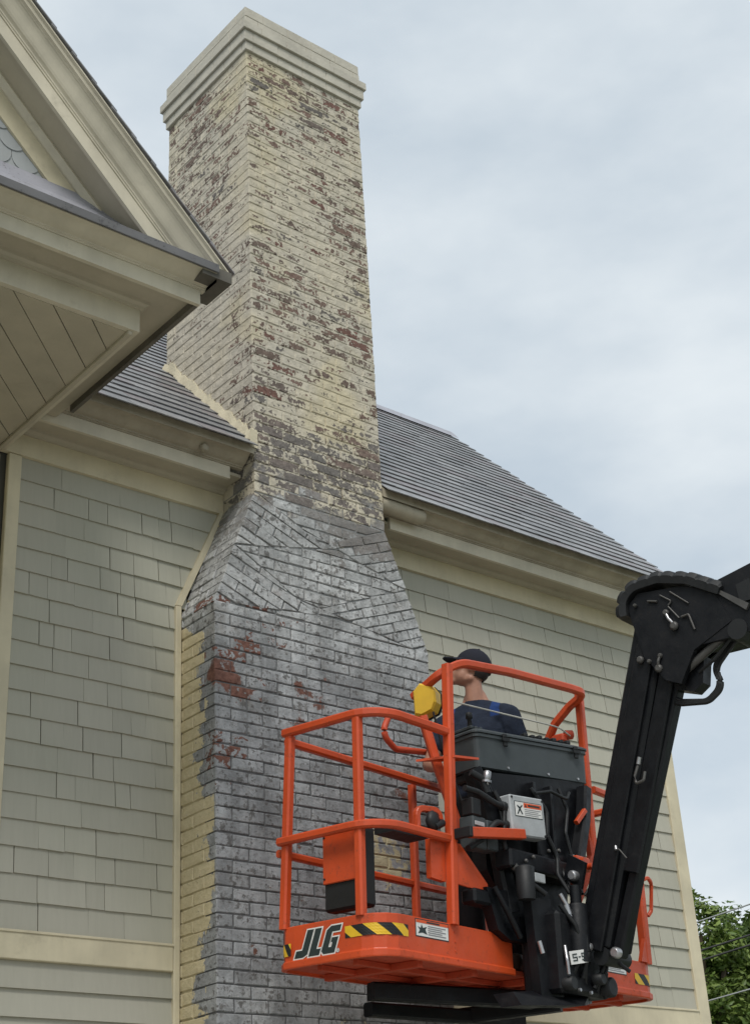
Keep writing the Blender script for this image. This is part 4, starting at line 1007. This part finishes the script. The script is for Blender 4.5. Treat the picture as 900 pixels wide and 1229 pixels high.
q = MB(); q.prism([o_+s_*a+t_*b_ for a, b_ in ((-.06, -.032), (.06, -.032), (.06, .032), (-.06, .032))], n_*-.004); tagp = q.build('number_plate', M['white'], mount, local=True)
def pl_box(q, a, b_, c, d): q.prism([o_+s_*x+t_*y+n_*.0015 for x, y in ((a, c), (b_, c), (b_, d), (a, d))], n_*.001)
sg_ = 1 if n_.y < 0 else -1
if sg_ < 0: n_ = -n_
q = MB()
pl_box(q, -.045, -.012, .012, .018); pl_box(q, -.045, -.012, -.003, .003); pl_box(q, -.045, -.012, -.018, -.012); pl_box(q, -.045, -.039, .0032, .0118); pl_box(q, -.018, -.012, -.0118, -.0032)
pl_box(q, .018, .045, .012, .018); pl_box(q, .018, .045, -.003, .003); pl_box(q, .018, .045, -.018, -.012); pl_box(q, .018, .024, .0032, .0118); pl_box(q, .039, .045, -.0118, -.0032); pl_box(q, -.004, .010, -.003, .003)
o = q.build('plate_print', M['ink'], tagp, local=True); o['kind'] = 'stuff'
for (u, v, h, r) in ((1.10, -.25, -.06, .035), (1.44, -.26, -.05, .05), (1.34, -.27, -.02, .03)):
    q = MB(); q.lathe([(0, r), (.05, r), (.055, r*.8)], (u, v, h), (0, -1, 0), 14); q.build('pivot_pin', M['rubber'], mount, local=True)
for (u, h) in ((1.20, -.12), (1.30, -.125)):
    q = MB(); q.lathe([(0, .01), (.012, .009)], (u, -.262, h+.04), (0, -1, 0), 6); q.build('bolt', M['steel'], mount, local=True)
rg = random.Random(5)
for k in range(6):
    a = Vector((1.12+.05*k, -.24-.02*(k % 2), .33-.02*k)); q = MB(); q.tube(rounded([a, a+Vector((.05, -.05, -.10)), a+Vector((.10-.05*(k % 3), -.06, -.22)), a+Vector((.06, -.01, -.33))], .05, 4), .012, 7); q.build('hose', M['rubber'], mount, local=True)
q = MB(); q.tube(rounded([(1.46, -.18, .43), (1.50, -.22, .50), (1.55, -.24, .50), (1.57, -.22, .42)], .03, 5), .010, 7); q.build('hose', M['rubber'], mount, local=True)
# beams under the floor
q = MB(); q.sqtube([(0.50, .50, -.065), (1.36, .12, -.075)], .085, .01); q.build('under_beam', M['black'], lift, local=True)
q = MB(); q.sqtube([(0.62, .62, -.13), (1.70, .44, -.12)], .07, .01); q.build('under_beam', M['black'], lift, local=True)
q = MB(); q.sqtube([(1.30, .56, -.12), (1.52, .06, -.085)], .08, .01); q.build('under_beam', M['black'], lift, local=True)

# jib: box section leaning out from the mount, with a slim levelling link
JB, JT_ = Vector((1.37, -.325, .13)), Vector((1.37, -.86, 1.76))
def jib_box(name, u0, u1, p0, p1, d0, d1, parent, c=.015, mt='black'):
    """bar between two points of the side plane; d0,d1 offsets across it towards the camera"""
    a = (p1-p0).normalized(); nrm = Vector((0, -a.z, a.y)); q = MB(); q.cbox(0, 1, 0, 1, 0, 1, 0.0)
    Ln = (p1-p0).length; q = MB(); q.cbox(u0, u1, d0, d1, 0, Ln, c)
    q.v = [Vector((v.x, 0, 0))+Vector((0, p0.y, p0.z))+nrm*v.y*-1*(-1)+a*v.z for v in q.v]
    return q.build(name, M[mt], parent, local=True)
jib = jib_box('jib', 1.30, 1.44, JB, JT_, -.125, .065, lift)
jib_box('jib_plate', 1.275, 1.299, JB+Vector((0, .0, -.02)), JT_, -.070, .035, jib, .006)
jib_box('jib_plate', 1.441, 1.465, JB, JT_, -.115, .105, jib, .006)
jib_box('levelling_link', 1.34, 1.42, JB+Vector((0, -.015, -.03)), JT_+Vector((0, -.08, -.08)), .035, .095, jib, .01)
jib_box('jib_plate', 1.315, 1.338, JB.lerp(JT_, .22)+Vector((0, -.06, 0)), JT_+Vector((0, -.06, -.05)), .0, .09, jib, .006)
q = MB(); q.lathe([(0, .046), (.22, .046), (.23, .04)], (1.30, -.345, .085), (1, 0.0, 0.0), 14); q.build('pivot_pin', M['rubber'], jib, local=True)
for (u, v, h, r) in ((1.27, -.255, .16, .032), (1.27, -.30, .13, .022), (1.32, -.43, .09, .028), (1.30, -.23, .50, .028)):
    q = MB(); q.lathe([(0, r), (.03, r), (.038, r*.7)], (u, v, h), (-1, 0, 0), 12); q.build('pin_head', M['steel'], jib, local=True)
q = MB(); q.prism([(1.30, -.20, .62), (1.30, -.30, .56), (1.30, -.26, .43), (1.30, -.16, .50)], (.02, 0, 0)); q.build('link_plate', M['black'], jib, local=True)
# fittings on the side of the jib
for (v, h, r, u) in ((-.767, 1.543, .020, 1.272), (-.819, 1.521, .012, 1.272), (-.886, 1.536, .013, 1.272), (-.869, 1.470, .022, 1.272), (-.951, 1.756, .018, 1.264), (-.99, 1.672, .024, 1.264), (-.775, 1.846, .010, 1.264)):
    q = MB(); q.lathe([(0, r*.8), (.006, r), (.018, r), (.024, r*.6)], (u, v, h), (-1, 0, 0), 10); q.build('steel_fitting', M['rod'], jib, local=True)
for pts, r, mt in (([(1.258, -.886, 1.536), (1.250, -.876, 1.505), (1.258, -.869, 1.476)], .008, 'rod'), ([(1.252, -.951, 1.756), (1.244, -.965, 1.72), (1.252, -.984, 1.690)], .009, 'steel'),
        ([(1.264, -.686, .990), (1.256, -.668, .94), (1.256, -.665, .895), (1.256, -.715, .905), (1.264, -.722, .95)], .008, 'rod'), ([(1.262, -.701, 1.03), (1.262, -.690, .995)], .012, 'steel'),
        ([(1.266, -.512, .593), (1.256, -.535, .58), (1.266, -.565, .535)], .004, 'rod'), ([(1.266, -.508, .605), (1.262, -.512, .585)], .009, 'steel')):
    q = MB(); q.tube(rounded(pts, .012, 3), r, 7); q.build('steel_pipe', M[mt], jib, local=True)

# knuckle cheeks, upper boom, ribbed hose guard
def uplate(name, poly, u0, u1, mt='black', parent=jib):
    q = MB(); q.prism([(u0, v, h) for v, h in poly], (u1-u0, 0, 0)); return q.build(name, M[mt], parent, local=True)
uplate('knuckle_plate', [(-.79, 1.55), (-.735, 1.78), (-.725, 1.86), (-.79, 1.915), (-1.04, 1.885), (-1.22, 1.825), (-1.31, 1.62), (-1.08, 1.52), (-.985, 1.36), (-.90, 1.40)], 1.266, 1.300)
uplate('knuckle_plate', [(-.79, 1.55), (-.735, 1.78), (-.725, 1.86), (-.79, 1.915), (-1.04, 1.885), (-1.22, 1.825), (-1.31, 1.62), (-1.08, 1.52), (-.985, 1.36), (-.90, 1.40)], 1.440, 1.474)
uplate('lower_bracket', [(-.88, 1.44), (-.92, 1.36), (-1.02, 1.325), (-1.075, 1.36), (-1.10, 1.50), (-1.0, 1.56)], 1.33, 1.41)
boom = uplate('upper_boom', [(-1.10, 1.84), (-1.10, 1.54), (-1.36, 1.535), (-4.6, 2.16), (-4.6, 2.52), (-1.21, 1.850)], 1.27, 1.49)
uplate('boom_rib', [(-1.17, 1.86), (-1.20, 1.85), (-1.42, 1.68), (-1.40, 1.65)], 1.252, 1.2695, 'rod', boom)
uplate('boom_pocket', [(-1.36, 1.80), (-1.44, 1.815), (-1.44, 1.70), (-1.37, 1.70)], 1.258, 1.2695, 'rubber', boom)
q = MB(); q.lathe([(0, .055), (.24, .055), (.25, .045)], (1.26, -1.335, 1.565), (1, 0, 0), 16); q.build('boom_pin', M['rubber'], boom, local=True)
q = MB(); q.tube([(1.31, -.985, 1.435), (1.31, -1.29, 1.595)], .022, 12); q.build('cylinder_rod', M['rod'], jib, local=True)
gp = rounded([(1.37, -.69, 1.80), (1.37, -.69, 1.895), (1.37, -.765, 1.962), (1.37, -.93, 1.965), (1.37, -1.10, 1.912), (1.37, -1.28, 1.80)], .12, 4)
q = MB(); rows = []
GP = Path(gp); ng = 60
for i in range(ng+1):
    p, t = GP.at(GP.c[-1]*i/ng); nn = Vector((0, t.z, -t.y)); nn = nn if nn.z+(-.3 if False else 0) > -0.2 or True else -nn
    if nn.dot(p-Vector((1.37, -.9, 1.7))) < 0: nn = -nn
    bump_ = 0.0 if (i % 6) in (0,) else (0.018, 0.021, 0.022, 0.021, 0.018)[i % 6-1]
    rows.append([p+Vector((a, 0, 0))+nn*b_ for a, b_ in ((-.13, -.035), (-.135, .0+bump_*.3), (-.12, .014+bump_), (-.06, .022+bump_), (.06, .022+bump_), (.12, .014+bump_), (.13, -.035))])
q.grid(rows, closed_v=True, sm=False); q.face(rows[0][::-1]); q.face(rows[-1]); q.build('ribbed_hose_guard', M['rubber'], jib, local=True, weld=True)
for pts, r in (([(1.258, -.925, 1.865), (1.258, -.99, 1.813), (1.258, -.963, 1.793), (1.258, -1.022, 1.709)], .0045), ([(1.258, -1.035, 1.712), (1.252, -1.081, 1.713), (1.258, -1.102, 1.625)], .006), ([(1.258, -.985, 1.868), (1.258, -1.085, 1.775)], .0045), ([(1.258, -.850, 1.852), (1.258, -.905, 1.835)], .006)):
    q = MB(); q.tube(rounded(pts, .008, 3), r, 7); q.build('steel_pipe', M['rod'], jib, local=True)
for k, d in enumerate((0, .020, .038)):
    q = MB(); q.tube(rounded([(1.36, -1.30-d*.4, 1.600-d*.3), (1.35, -1.13-d*.4, 1.435-d*.4), (1.35, -1.165-d*.5, 1.33-d*.3), (1.35, -1.075-d*.3, 1.268-d*.3), (1.35, -.93, 1.300-d*.5), (1.36, -.84, 1.36-d)], .07, 7), .0115, 8); q.build('hydraulic_hose', M['rubber'], jib, local=True)
q = MB(); q.tube(rounded([(1.31, -1.31, 1.58), (1.31, -1.16, 1.455), (1.33, -1.06, 1.42)], .05, 6), .009, 8); q.build('hydraulic_hose', M['rubber'], jib, local=True)

# ---- lettering, hazard bands and labels on the toe board
def side_pt(v, h, d): return Vector((-d, v, h))         # left side of the toe board, outward is -u
def offset_poly(poly, dist):
    n = len(poly); out = []; sgn = 1 if area(poly) > 0 else -1
    for i in range(n):
        p0, p, p1 = Vector(poly[i-1]), Vector(poly[i]), Vector(poly[(i+1) % n])
        a, b_ = (p-p0).normalized(), (p1-p).normalized(); na, nb_ = Vector((a.y, -a.x))*sgn, Vector((b_.y, -b_.x))*sgn
        m_ = na+nb_; k = dist/max(0.45, 1+na.dot(nb_)); out.append(tuple(p+m_*k))
    return out
LJ = [(0.0, 0.0), (2.3, 0.0), (3.3, 0.6), (3.3, 6.0), (1.6, 6.0), (1.6, 1.6), (0.0, 1.6)]
LL = [(3.75, 0.0), (6.6, 0.0), (6.6, 1.4), (5.45, 1.4), (5.45, 6.0), (3.75, 6.0)]
LG = [(7.0, 0.7), (7.7, 0.0), (10.6, 0.0), (10.6, 3.4), (8.95, 3.4), (8.95, 2.4), (9.35, 2.4), (9.35, 1.35), (8.6, 1.35), (8.6, 4.7), (10.6, 4.7), (10.6, 6.0), (7.9, 6.0), (7.0, 5.2)]
def letter_pt(p, d):
    x, y = p[0]+p[1]*0.34, p[1]
    return side_pt(0.545-x*0.0238, 0.043+y*0.0205, d)
for nm, L_ in (('letter_j', LJ), ('letter_l', LL), ('letter_g', LG)):
    q = MB(); q.prism([letter_pt(p, .0012) for p in offset_poly(L_, .30)], (-.0008, 0, 0)); lo = q.build('letter_outline', M['white'], toeb, local=True)
    q = MB(); q.prism([letter_pt(p, .0022) for p in L_], (-.0008, 0, 0)); q.build(nm, M['ink'], toeb, local=True)
rc = letter_pt((11.35, 0.35), .0015)
q = MB(); q.lathe([(0, .0105), (.0005, .0105)], rc, (-1, 0, 0), 16); q.build('registered_mark', M['white'], toeb, local=True)
q = MB(); q.sweep([rc+Vector((-.001, .0085*math.cos(a), .0085*math.sin(a))) for a in [i*math.pi/8 for i in range(16)]], [(-.0008, -.0003), (.0008, -.0003), (.0008, .0003), (-.0008, .0003)], upv=(1, 0, 0), closed=True)
q.box(rc.x-.0013, rc.x-.0006, rc.y-.0035, rc.y-.002+.004, rc.z-.003, rc.z+.003)
o = q.build('registered_print', M['textg'], toeb, local=True); o['kind'] = 'stuff'
def hazard(d0, d1, h0, h1, nst, start, slant):
    w_ = (d1-d0)/nst
    for k in range(-1, nst+1):
        mt = 'hazy' if (k+start) % 2 == 0 else 'hazk'; q = MB(); rows = []
        for j in range(5):
            f = j/4; row = []
            for i in range(5):
                s_ = d0+(k+i/4)*w_+slant*(f-.5)*w_; s_ = min(max(s_, d0), d1)
                p, t = PT.at(s_); row.append(p+out_of(t)*SGN*.0022+Vector((0, 0, h0+(h1-h0)*f)))
            rows.append(row)
        wd = [(rows[j][4]-rows[j][0]).length for j in range(5)]
        if max(wd) > .004: q.grid(rows, sm=False); q.build('hazard_stripe', M[mt], toeb, local=True)
dcorn = 0.88+ .1                                        # distance to the start of the front left corner is about 0.88
hazard(0.835, 1.185, .098, .152, 5, 0, 1.0)
dl = [PT.c[i] for i, p in enumerate(PT.p) if abs(p.x) < 1e-6]
hazard(max(dl)-.010, max(dl)+.06, .060, .118, 2, 1, 1.0)
dr = PT.c[-1]-(2.40-1.60)
d_end = PT.c[-1]
hazard(d_end-.80, d_end-.595, .070, .128, 3, 0, 1.0)
def toe_label(u0, u1, h0, h1):
    f = -.0014; q = MB(); q.box(u0-.005, u1+.005, f, -.0006, h0-.005, h1+.005); q.build('label_border', M['ink'], toeb, local=True)
    q = MB(); q.box(u0, u1, f-.001, f-.0002, h0, h1); q.build('warning_label', M['white'], toeb, local=True)
    q = MB(); q.box(u0, u1, f-.002, f-.0012, h1-.014, h1); q.build('label_header', M['labelo'], toeb, local=True)
    q = MB(); q.box(u0+(u1-u0)*.32, u0+(u1-u0)*.72, f-.0028, f-.0021, h1-.0105, h1-.0035); q.build('header_print', M['ink'], toeb, local=True)
    q = MB()
    for k in range(5): q.box(u0+(u1-u0)*.36, u1-(u1-u0)*(.08+.12*(k % 2)), f-.002, f-.0012, h1-.027-k*.0095, h1-.0225-k*.0095)
    o = q.build('label_text', M['textg'], toeb, local=True); o['kind'] = 'stuff'
    q = MB(); a, b_ = u0+(u1-u0)*.05, (u1-u0)*.28; zz = h0+.010
    q.prism([(a, f-.0012, zz), (a+b_*.5, f-.0012, zz+.006), (a+b_, f-.0012, zz), (a+b_*.8, f-.0012, zz+.022), (a+b_, f-.0012, zz+.036), (a+b_*.55, f-.0012, zz+.028), (a+b_*.4, f-.0012, zz+.044), (a+b_*.3, f-.0012, zz+.026), (a, f-.0012, zz+.032), (a+b_*.2, f-.0012, zz+.016)], (0, -.0008, 0)); q.build('label_symbol', M['ink'], toeb, local=True)
toe_label(0.245, 0.490, 0.112, 0.186); toe_label(1.815, 2.105, 0.110, 0.182)
for h in (.03, .07, .115, .16):
    q = MB(); q.lathe([(0, .005), (.003, .004)], (.545, -.001 if h > .04 else -.013, h), (0, -1, 0), 6); q.build('rivet', M['orange'], toeb, local=True)

# ------------------------------------------------------------------ person
PHI = R(-61.7)
PMAT = Matrix.Translation((5.725, 5.885, 2.935)) @ Matrix.Rotation(PHI, 4, 'Z')
per = thing('person', 'worker in navy cap and navy T-shirt with blue shoulder panels standing in the platform', 'person', PMAT)
HM_ = Matrix.Translation((0.0, 0.0, 1.735)) @ Matrix.Rotation(R(-72), 4, 'Z') @ Matrix.Rotation(R(-21), 4, 'X')
def remesh(q, name, mt, parent, vox, smooth=4):
    me = q.mesh(name, M[mt]); o = bpy.data.objects.new(name, me); COL.objects.link(o)
    md = o.modifiers.new('r', 'REMESH'); md.mode = 'VOXEL'; md.voxel_size = vox; md.use_smooth_shade = True
    sm = o.modifiers.new('s', 'SMOOTH'); sm.iterations = smooth; sm.factor = 0.5
    dg = bpy.context.evaluated_depsgraph_get(); ev = o.evaluated_get(dg); m2 = bpy.data.meshes.new_from_object(ev)
    o.modifiers.clear(); o.data = m2
    if not m2.materials: m2.materials.append(M[mt])
    o.parent = parent; return o
def hb_(q, c, r, seg=16):
    k = len(q.v); q.ball(c, r, seg)
    for i in range(k, len(q.v)): q.v[i] = HM_ @ q.v[i]
def hc_(q, a, b_, r0, r1): q.capsule(HM_ @ Vector(a), HM_ @ Vector(b_), r0, r1)
q = MB()
hb_(q, (0, .012, .015), (.074, .096, .100)); hb_(q, (0, -.030, -.055), (.058, .064, .060)); hb_(q, (0, -.070, -.098), (.030, .026, .022))
hc_(q, (0, -.055, -.092), (.045, .02, -.070), .024, .022); hc_(q, (0, -.055, -.092), (-.045, .02, -.070), .024, .022)
hc_(q, (0, -.088, .012), (0, -.113, -.026), .010, .0135); hb_(q, (.012, -.100, -.030), .010, 10); hb_(q, (-.012, -.100, -.030), .010, 10)
hc_(q, (-.032, -.083, .022), (.032, -.083, .022), .012, .012); hb_(q, (.042, -.062, -.024), (.024, .024, .022), 12); hb_(q, (-.042, -.062, -.024), (.024, .024, .022), 12)
hc_(q, (-.020, -.090, -.058), (.020, -.090, -.058), .008, .008); hc_(q, (-.017, -.088, -.071), (.017, -.088, -.071), .008, .008)
hb_(q, (.030, -.082, .003), .011, 10); hb_(q, (-.030, -.082, .003), .011, 10)
for sx in (1, -1):
    for t in range(7):
        a = t/6*4.4-0.6; hb_(q, (sx*(.078+.004*math.sin(a)), .016+.020*math.cos(a)*1.0, -.012+.030*math.sin(a)), .0075, 8)
    hb_(q, (sx*.074, .010, -.020), (.008, .016, .022), 10)
q.capsule(HM_ @ Vector((0, .030, -.06)), (0, .02, 1.47), .048, .057)
q.capsule((-.03, .035, 1.58), (-.08, .03, 1.45), .033, .036); q.capsule((.03, .035, 1.58), (.08, .03, 1.45), .033, .036)
q.capsule((-.165, .015, 1.43), (.165, .015, 1.43), .062, .062); q.ball((0, .01, 1.30), (.165, .108, .17), 18); q.ball((0, .01, 1.10), (.150, .102, .17), 18); q.ball((0, .015, .96), (.165, .112, .12), 18)
ARM = (((-.195, .01, 1.415), (-.265, -.075, 1.185), (-.17, -.20, 1.12)), ((.195, .015, 1.415), (.275, -.03, 1.16), (.21, -.13, 1.10)))
for s, e, h in ARM:
    q.capsule(s, e, .052, .042); q.capsule(e, h, .044, .029)
    s, e, h = Vector(s), Vector(e), Vector(h); d = (h-e).normalized(); sd_ = d.cross(Vector((0, 0, 1))).normalized(); upp = sd_.cross(d)
    q.capsule(h, h+d*.05, .030, .034)
    for k in range(4):
        b0 = h+d*.065+sd_*(k-1.5)*.020; L_ = (.036, .042, .039, .030)[k]; b1 = b0+d*L_-upp*.010; b2 = b1+d*L_*.45-upp*L_*.8
        q.capsule(b0, b1, .010, .009, 8); q.capsule(b1, b2, .009, .0075, 8)
    tsg = 1 if sd_.x*(-h.x) > 0 else -1
    t0 = h+d*.02+sd_*tsg*.03; t1 = t0+sd_*tsg*.025+d*.03; q.capsule(t0, t1, .012, .010, 8); q.capsule(t1, t1+d*.03-upp*.01, .010, .008, 8)
LEG = (((-.09, .01, .93), (-.115, -.02, .50), (-.125, .03, .075)), ((.09, .01, .93), (.115, -.03, .50), (.13, .02, .075)))
for s, e, h in LEG: q.capsule(s, e, .085, .055); q.capsule(e, h, .056, .038); q.capsule((h[0], h[1]+.02, .05), (h[0]*1.1, h[1]-.14, .04), .036, .032)
remesh(q, 'body', 'skin', per, .0075, 4)
q = MB()       # hair: back and sides under the cap
hb_(q, (0, .022, .008), (.0775, .094, .098)); 
hr = remesh(q, 'hair', 'hair', per, .008, 2)
bm = bmesh.new(); bm.from_mesh(hr.data); inv_ = HM_.inverted()
dead = []
for f in bm.faces:
    c = inv_ @ f.calc_center_median()
    if c.z < 0.02 and (c.y < 0.035 or (c.z < -.055)) or c.y < -.02: dead.append(f)
bmesh.ops.delete(bm, geom=dead, context='FACES'); bm.to_mesh(hr.data); bm.free()
q = MB(); rows = []
for i in range(9):
    th = math.pi/2*i/8; rows.append([HM_ @ Vector((.088*math.sin(th)*math.cos(a), .012+.110*math.sin(th)*math.sin(a), .022+.103*math.cos(th)-.010*math.sin(th)*max(0, math.sin(a)))) for a in [2*math.pi*j/24 for j in range(24)]])
rows.append([HM_ @ Vector((.086*math.cos(a), .012+.108*math.sin(a), .010-.012*max(0, math.sin(a)))) for a in [2*math.pi*j/24 for j in range(24)]])
q.grid(rows, closed_v=True, sm=True); cap_ = q.build('cap', M['capcloth'], per, local=True, weld=True)
q = MB(); rows = []
for e in (1, 0):
    row = []
    for j in range(13):
        a = math.pi*(-.86+.72*j/12); b0 = Vector((.086*math.cos(a), .012+.108*math.sin(a), .030)); k = math.sin(math.pi*j/12)
        row.append((b0, Vector((b0.x*(1-.05*k), b0.y-.080*k**.6, .024-.006*k)) ))
    for t in (0, .5, 1.0):
        rows.append([HM_ @ (p0.lerp(p1, t)+Vector((0, 0, (.003 if e else -.003)-.012*t*abs(j/6-1)**2))) for j, (p0, p1) in enumerate(row)] if e else [HM_ @ (p0.lerp(p1, 1-t)+Vector((0, 0, -.003-.012*(1-t)*abs(j/6-1)**2))) for j, (p0, p1) in enumerate(row)])
q.grid(rows, closed_u=True, sm=False); q.build('brim', M['capcloth'], cap_, local=True, weld=True)
q = MB(); q.ball(HM_ @ Vector((0, .012, .126)), .008, 8); q.build('button', M['capcloth'], cap_, local=True)
q = MB()       # shirt
q.capsule((-.165, .015, 1.425), (.165, .015, 1.425), .074, .074); q.ball((0, .008, 1.30), (.182, .124, .18), 18); q.ball((0, .008, 1.10), (.170, .122, .20), 18); q.ball((0, .01, .97), (.176, .124, .09), 18)
q.capsule((-.055, .03, 1.495), (-.15, .02, 1.435), .050, .066); q.capsule((.055, .03, 1.495), (.15, .02, 1.435), .050, .066); q.capsule((0, .015, 1.44), (0, .024, 1.495), .084, .074)
for s, e, h in ARM: s, e = Vector(s), Vector(e); q.capsule(s, s.lerp(e, .50), .070, .064)
remesh(q, 'shirt', 'shirt', per, .009, 5)
q = MB()
q.ball((0, .012, .955), (.180, .126, .11), 18)
for s, e, h in LEG: q.capsule(s, e, .100, .078); q.capsule(e, h, .078, .068); q.capsule(Vector(e).lerp(Vector(h), .8), (h[0], h[1], .075), .07, .072)
remesh(q, 'trousers', 'trouser', per, .011, 3)
for s, e, h in LEG:
    q = MB(); q.capsule((h[0], h[1]+.03, .055), (h[0]*1.12, h[1]-.15, .045), .052, .046); q.capsule((h[0], h[1], .05), (h[0], h[1], .15), .055, .052); q.box(h[0]-.045, h[0]+.045, h[1]-.19, h[1]+.075, 0.0, .03)
    remesh(q, 'boot', 'boot', per, .009, 3)

# ------------------------------------------------------------------ trees
def tree(name, label, lobes, trunk, lm, n, seed, leaf=(0.07, 0.13)):
    rg = random.Random(seed); base = Vector((trunk[0], trunk[1], 0))
    t = thing(name, label, 'tree', Matrix.Translation(base), group='trees behind the house corner')
    q = MB(); rows = []
    top_ = Vector(lobes[0][0])
    for i in range(9):
        f = i/8; p = base.lerp(Vector((top_.x, top_.y, top_.z)), f)+Vector((math.sin(f*4)*.12, math.cos(f*3)*.12, 0)); r = .26*(1-f)**.8+.03
        rows.append([p+Vector((r*math.cos(a), r*math.sin(a), 0)) for a in [2*math.pi*j/10 for j in range(10)]])
    q.grid(rows, closed_v=True); q.build('trunk', M['bark'], t)
    for c, r in lobes:
        q = MB(); z0 = rg.uniform(.35, .55)*c[2]; p0 = base.lerp(top_, z0/top_.z); c = Vector(c)
        q.sweep([p0, p0.lerp(c, .5)+Vector((0, 0, .25)), c], [(.05*math.cos(a), .05*math.sin(a)) for a in [2*math.pi*j/7 for j in range(7)]], sm=True); q.build('limb', M['bark'], t)
    q = MB(); tot = sum(r**2 for c, r in lobes)
    for c, r in lobes:
        c = Vector(c); clumps = []
        for k in range(max(6, int(26*r*r))):
            d = Vector((rg.gauss(0, 1), rg.gauss(0, 1), rg.gauss(0, 1))).normalized(); clumps.append((c+d*r*rg.uniform(.45, .98), rg.uniform(.22, .42)*min(1, r)))
        for k in range(int(n*r*r/tot)):
            cc, cr_ = rg.choice(clumps); d = Vector((rg.gauss(0, 1), rg.gauss(0, 1), rg.gauss(0, .8))).normalized()
            p = cc+d*cr_*rg.random()**.4; s_ = rg.uniform(*leaf); ax = Vector((rg.gauss(0, 1), rg.gauss(0, 1), rg.gauss(0, .6)-.3)).normalized(); nn = (d+Vector((0, 0, .8))+Vector((rg.gauss(0, .5), rg.gauss(0, .5), rg.gauss(0, .5)))).normalized()
            sd_ = ax.cross(nn)
            if sd_.length < .1: continue
            sd_.normalize(); ax = nn.cross(sd_)
            q.face([p-ax*s_, p+sd_*s_*.45-nn*s_*.1, p+ax*s_, p-sd_*s_*.45-nn*s_*.1])
    o = q.build('crown', M[lm], t); return t
def dirpt(px, py, dist):           # direction of view towards the far trees and wires, metres along the ground
    c = Vector(((px-450)/FPX, (py-614.5)/FPX, 1)); d = rt2*c.x-up2*c.y+fw*c.z
    return CAM+d/math.hypot(d.x, d.y)*dist
D = 30
tree('leafy_tree', 'bright green leafy tree right beside the house corner', [((23.55, 18.62, 6.95), .80), ((23.15, 19.2, 6.5), .9), ((23.75, 18.3, 6.30), .72), ((23.35, 18.9, 5.7), 1.2), ((22.6, 19.9, 6.2), 1.1), ((23.6, 18.5, 5.0), 1.1), ((22.9, 19.5, 4.6), 1.4)], (23.2, 19.2), 'leafa', 22000, 1, (0.05, 0.10))
tree('leafy_tree', 'darker leafy tree at the right edge behind the cables', [((25.4, 18.55, 7.0), .85), ((25.0, 19.1, 6.3), 1.0), ((25.2, 18.8, 5.4), 1.3), ((26.2, 17.9, 6.6), 1.3), ((26.0, 18.0, 5.2), 1.5)], (25.8, 18.4), 'leafb', 18000, 2, (0.05, 0.10))
# overhead wires
def wire(label, a, b_, r, mt):
    q = MB(); a, b_ = Vector(a), Vector(b_); dv = b_-a; pts = []
    for i in range(13):
        f = -3.0+8.0*i/12; pts.append(a+dv*f+Vector((0, 0, .0012*((f-.5)**2)*dv.length)))
    mid = (a+b_)/2; t = q
    q.v = []; q.tube(pts, r, 6); inv = Matrix.Translation(mid); ROOTINV['_w'] = inv.inverted()
    me = q.mesh('power_line', M[mt], inv.inverted()); o = bpy.data.objects.new('power_line', me); COL.objects.link(o); o.location = mid
    o['label'] = label; o['category'] = 'cable'; o['group'] = 'overhead wires beside the house corner'
wire('topmost thin pale wire crossing the top of the leafy tree', (14.113, 11.172, 4.963), (14.5, 10.666, 5.107), .009, 'wirep')
wire('upper of two dark cables close together before the trees', (14.113, 11.172, 4.644), (14.467, 10.711, 4.765), .012, 'wire')
wire('lower of two dark cables close together before the trees', (14.103, 11.185, 4.534), (14.456, 10.725, 4.655), .012, 'wire')
wire('lowest pale wire, low before the tree foliage', (14.102, 11.186, 4.086), (14.41, 10.787, 4.177), .009, 'wirep')
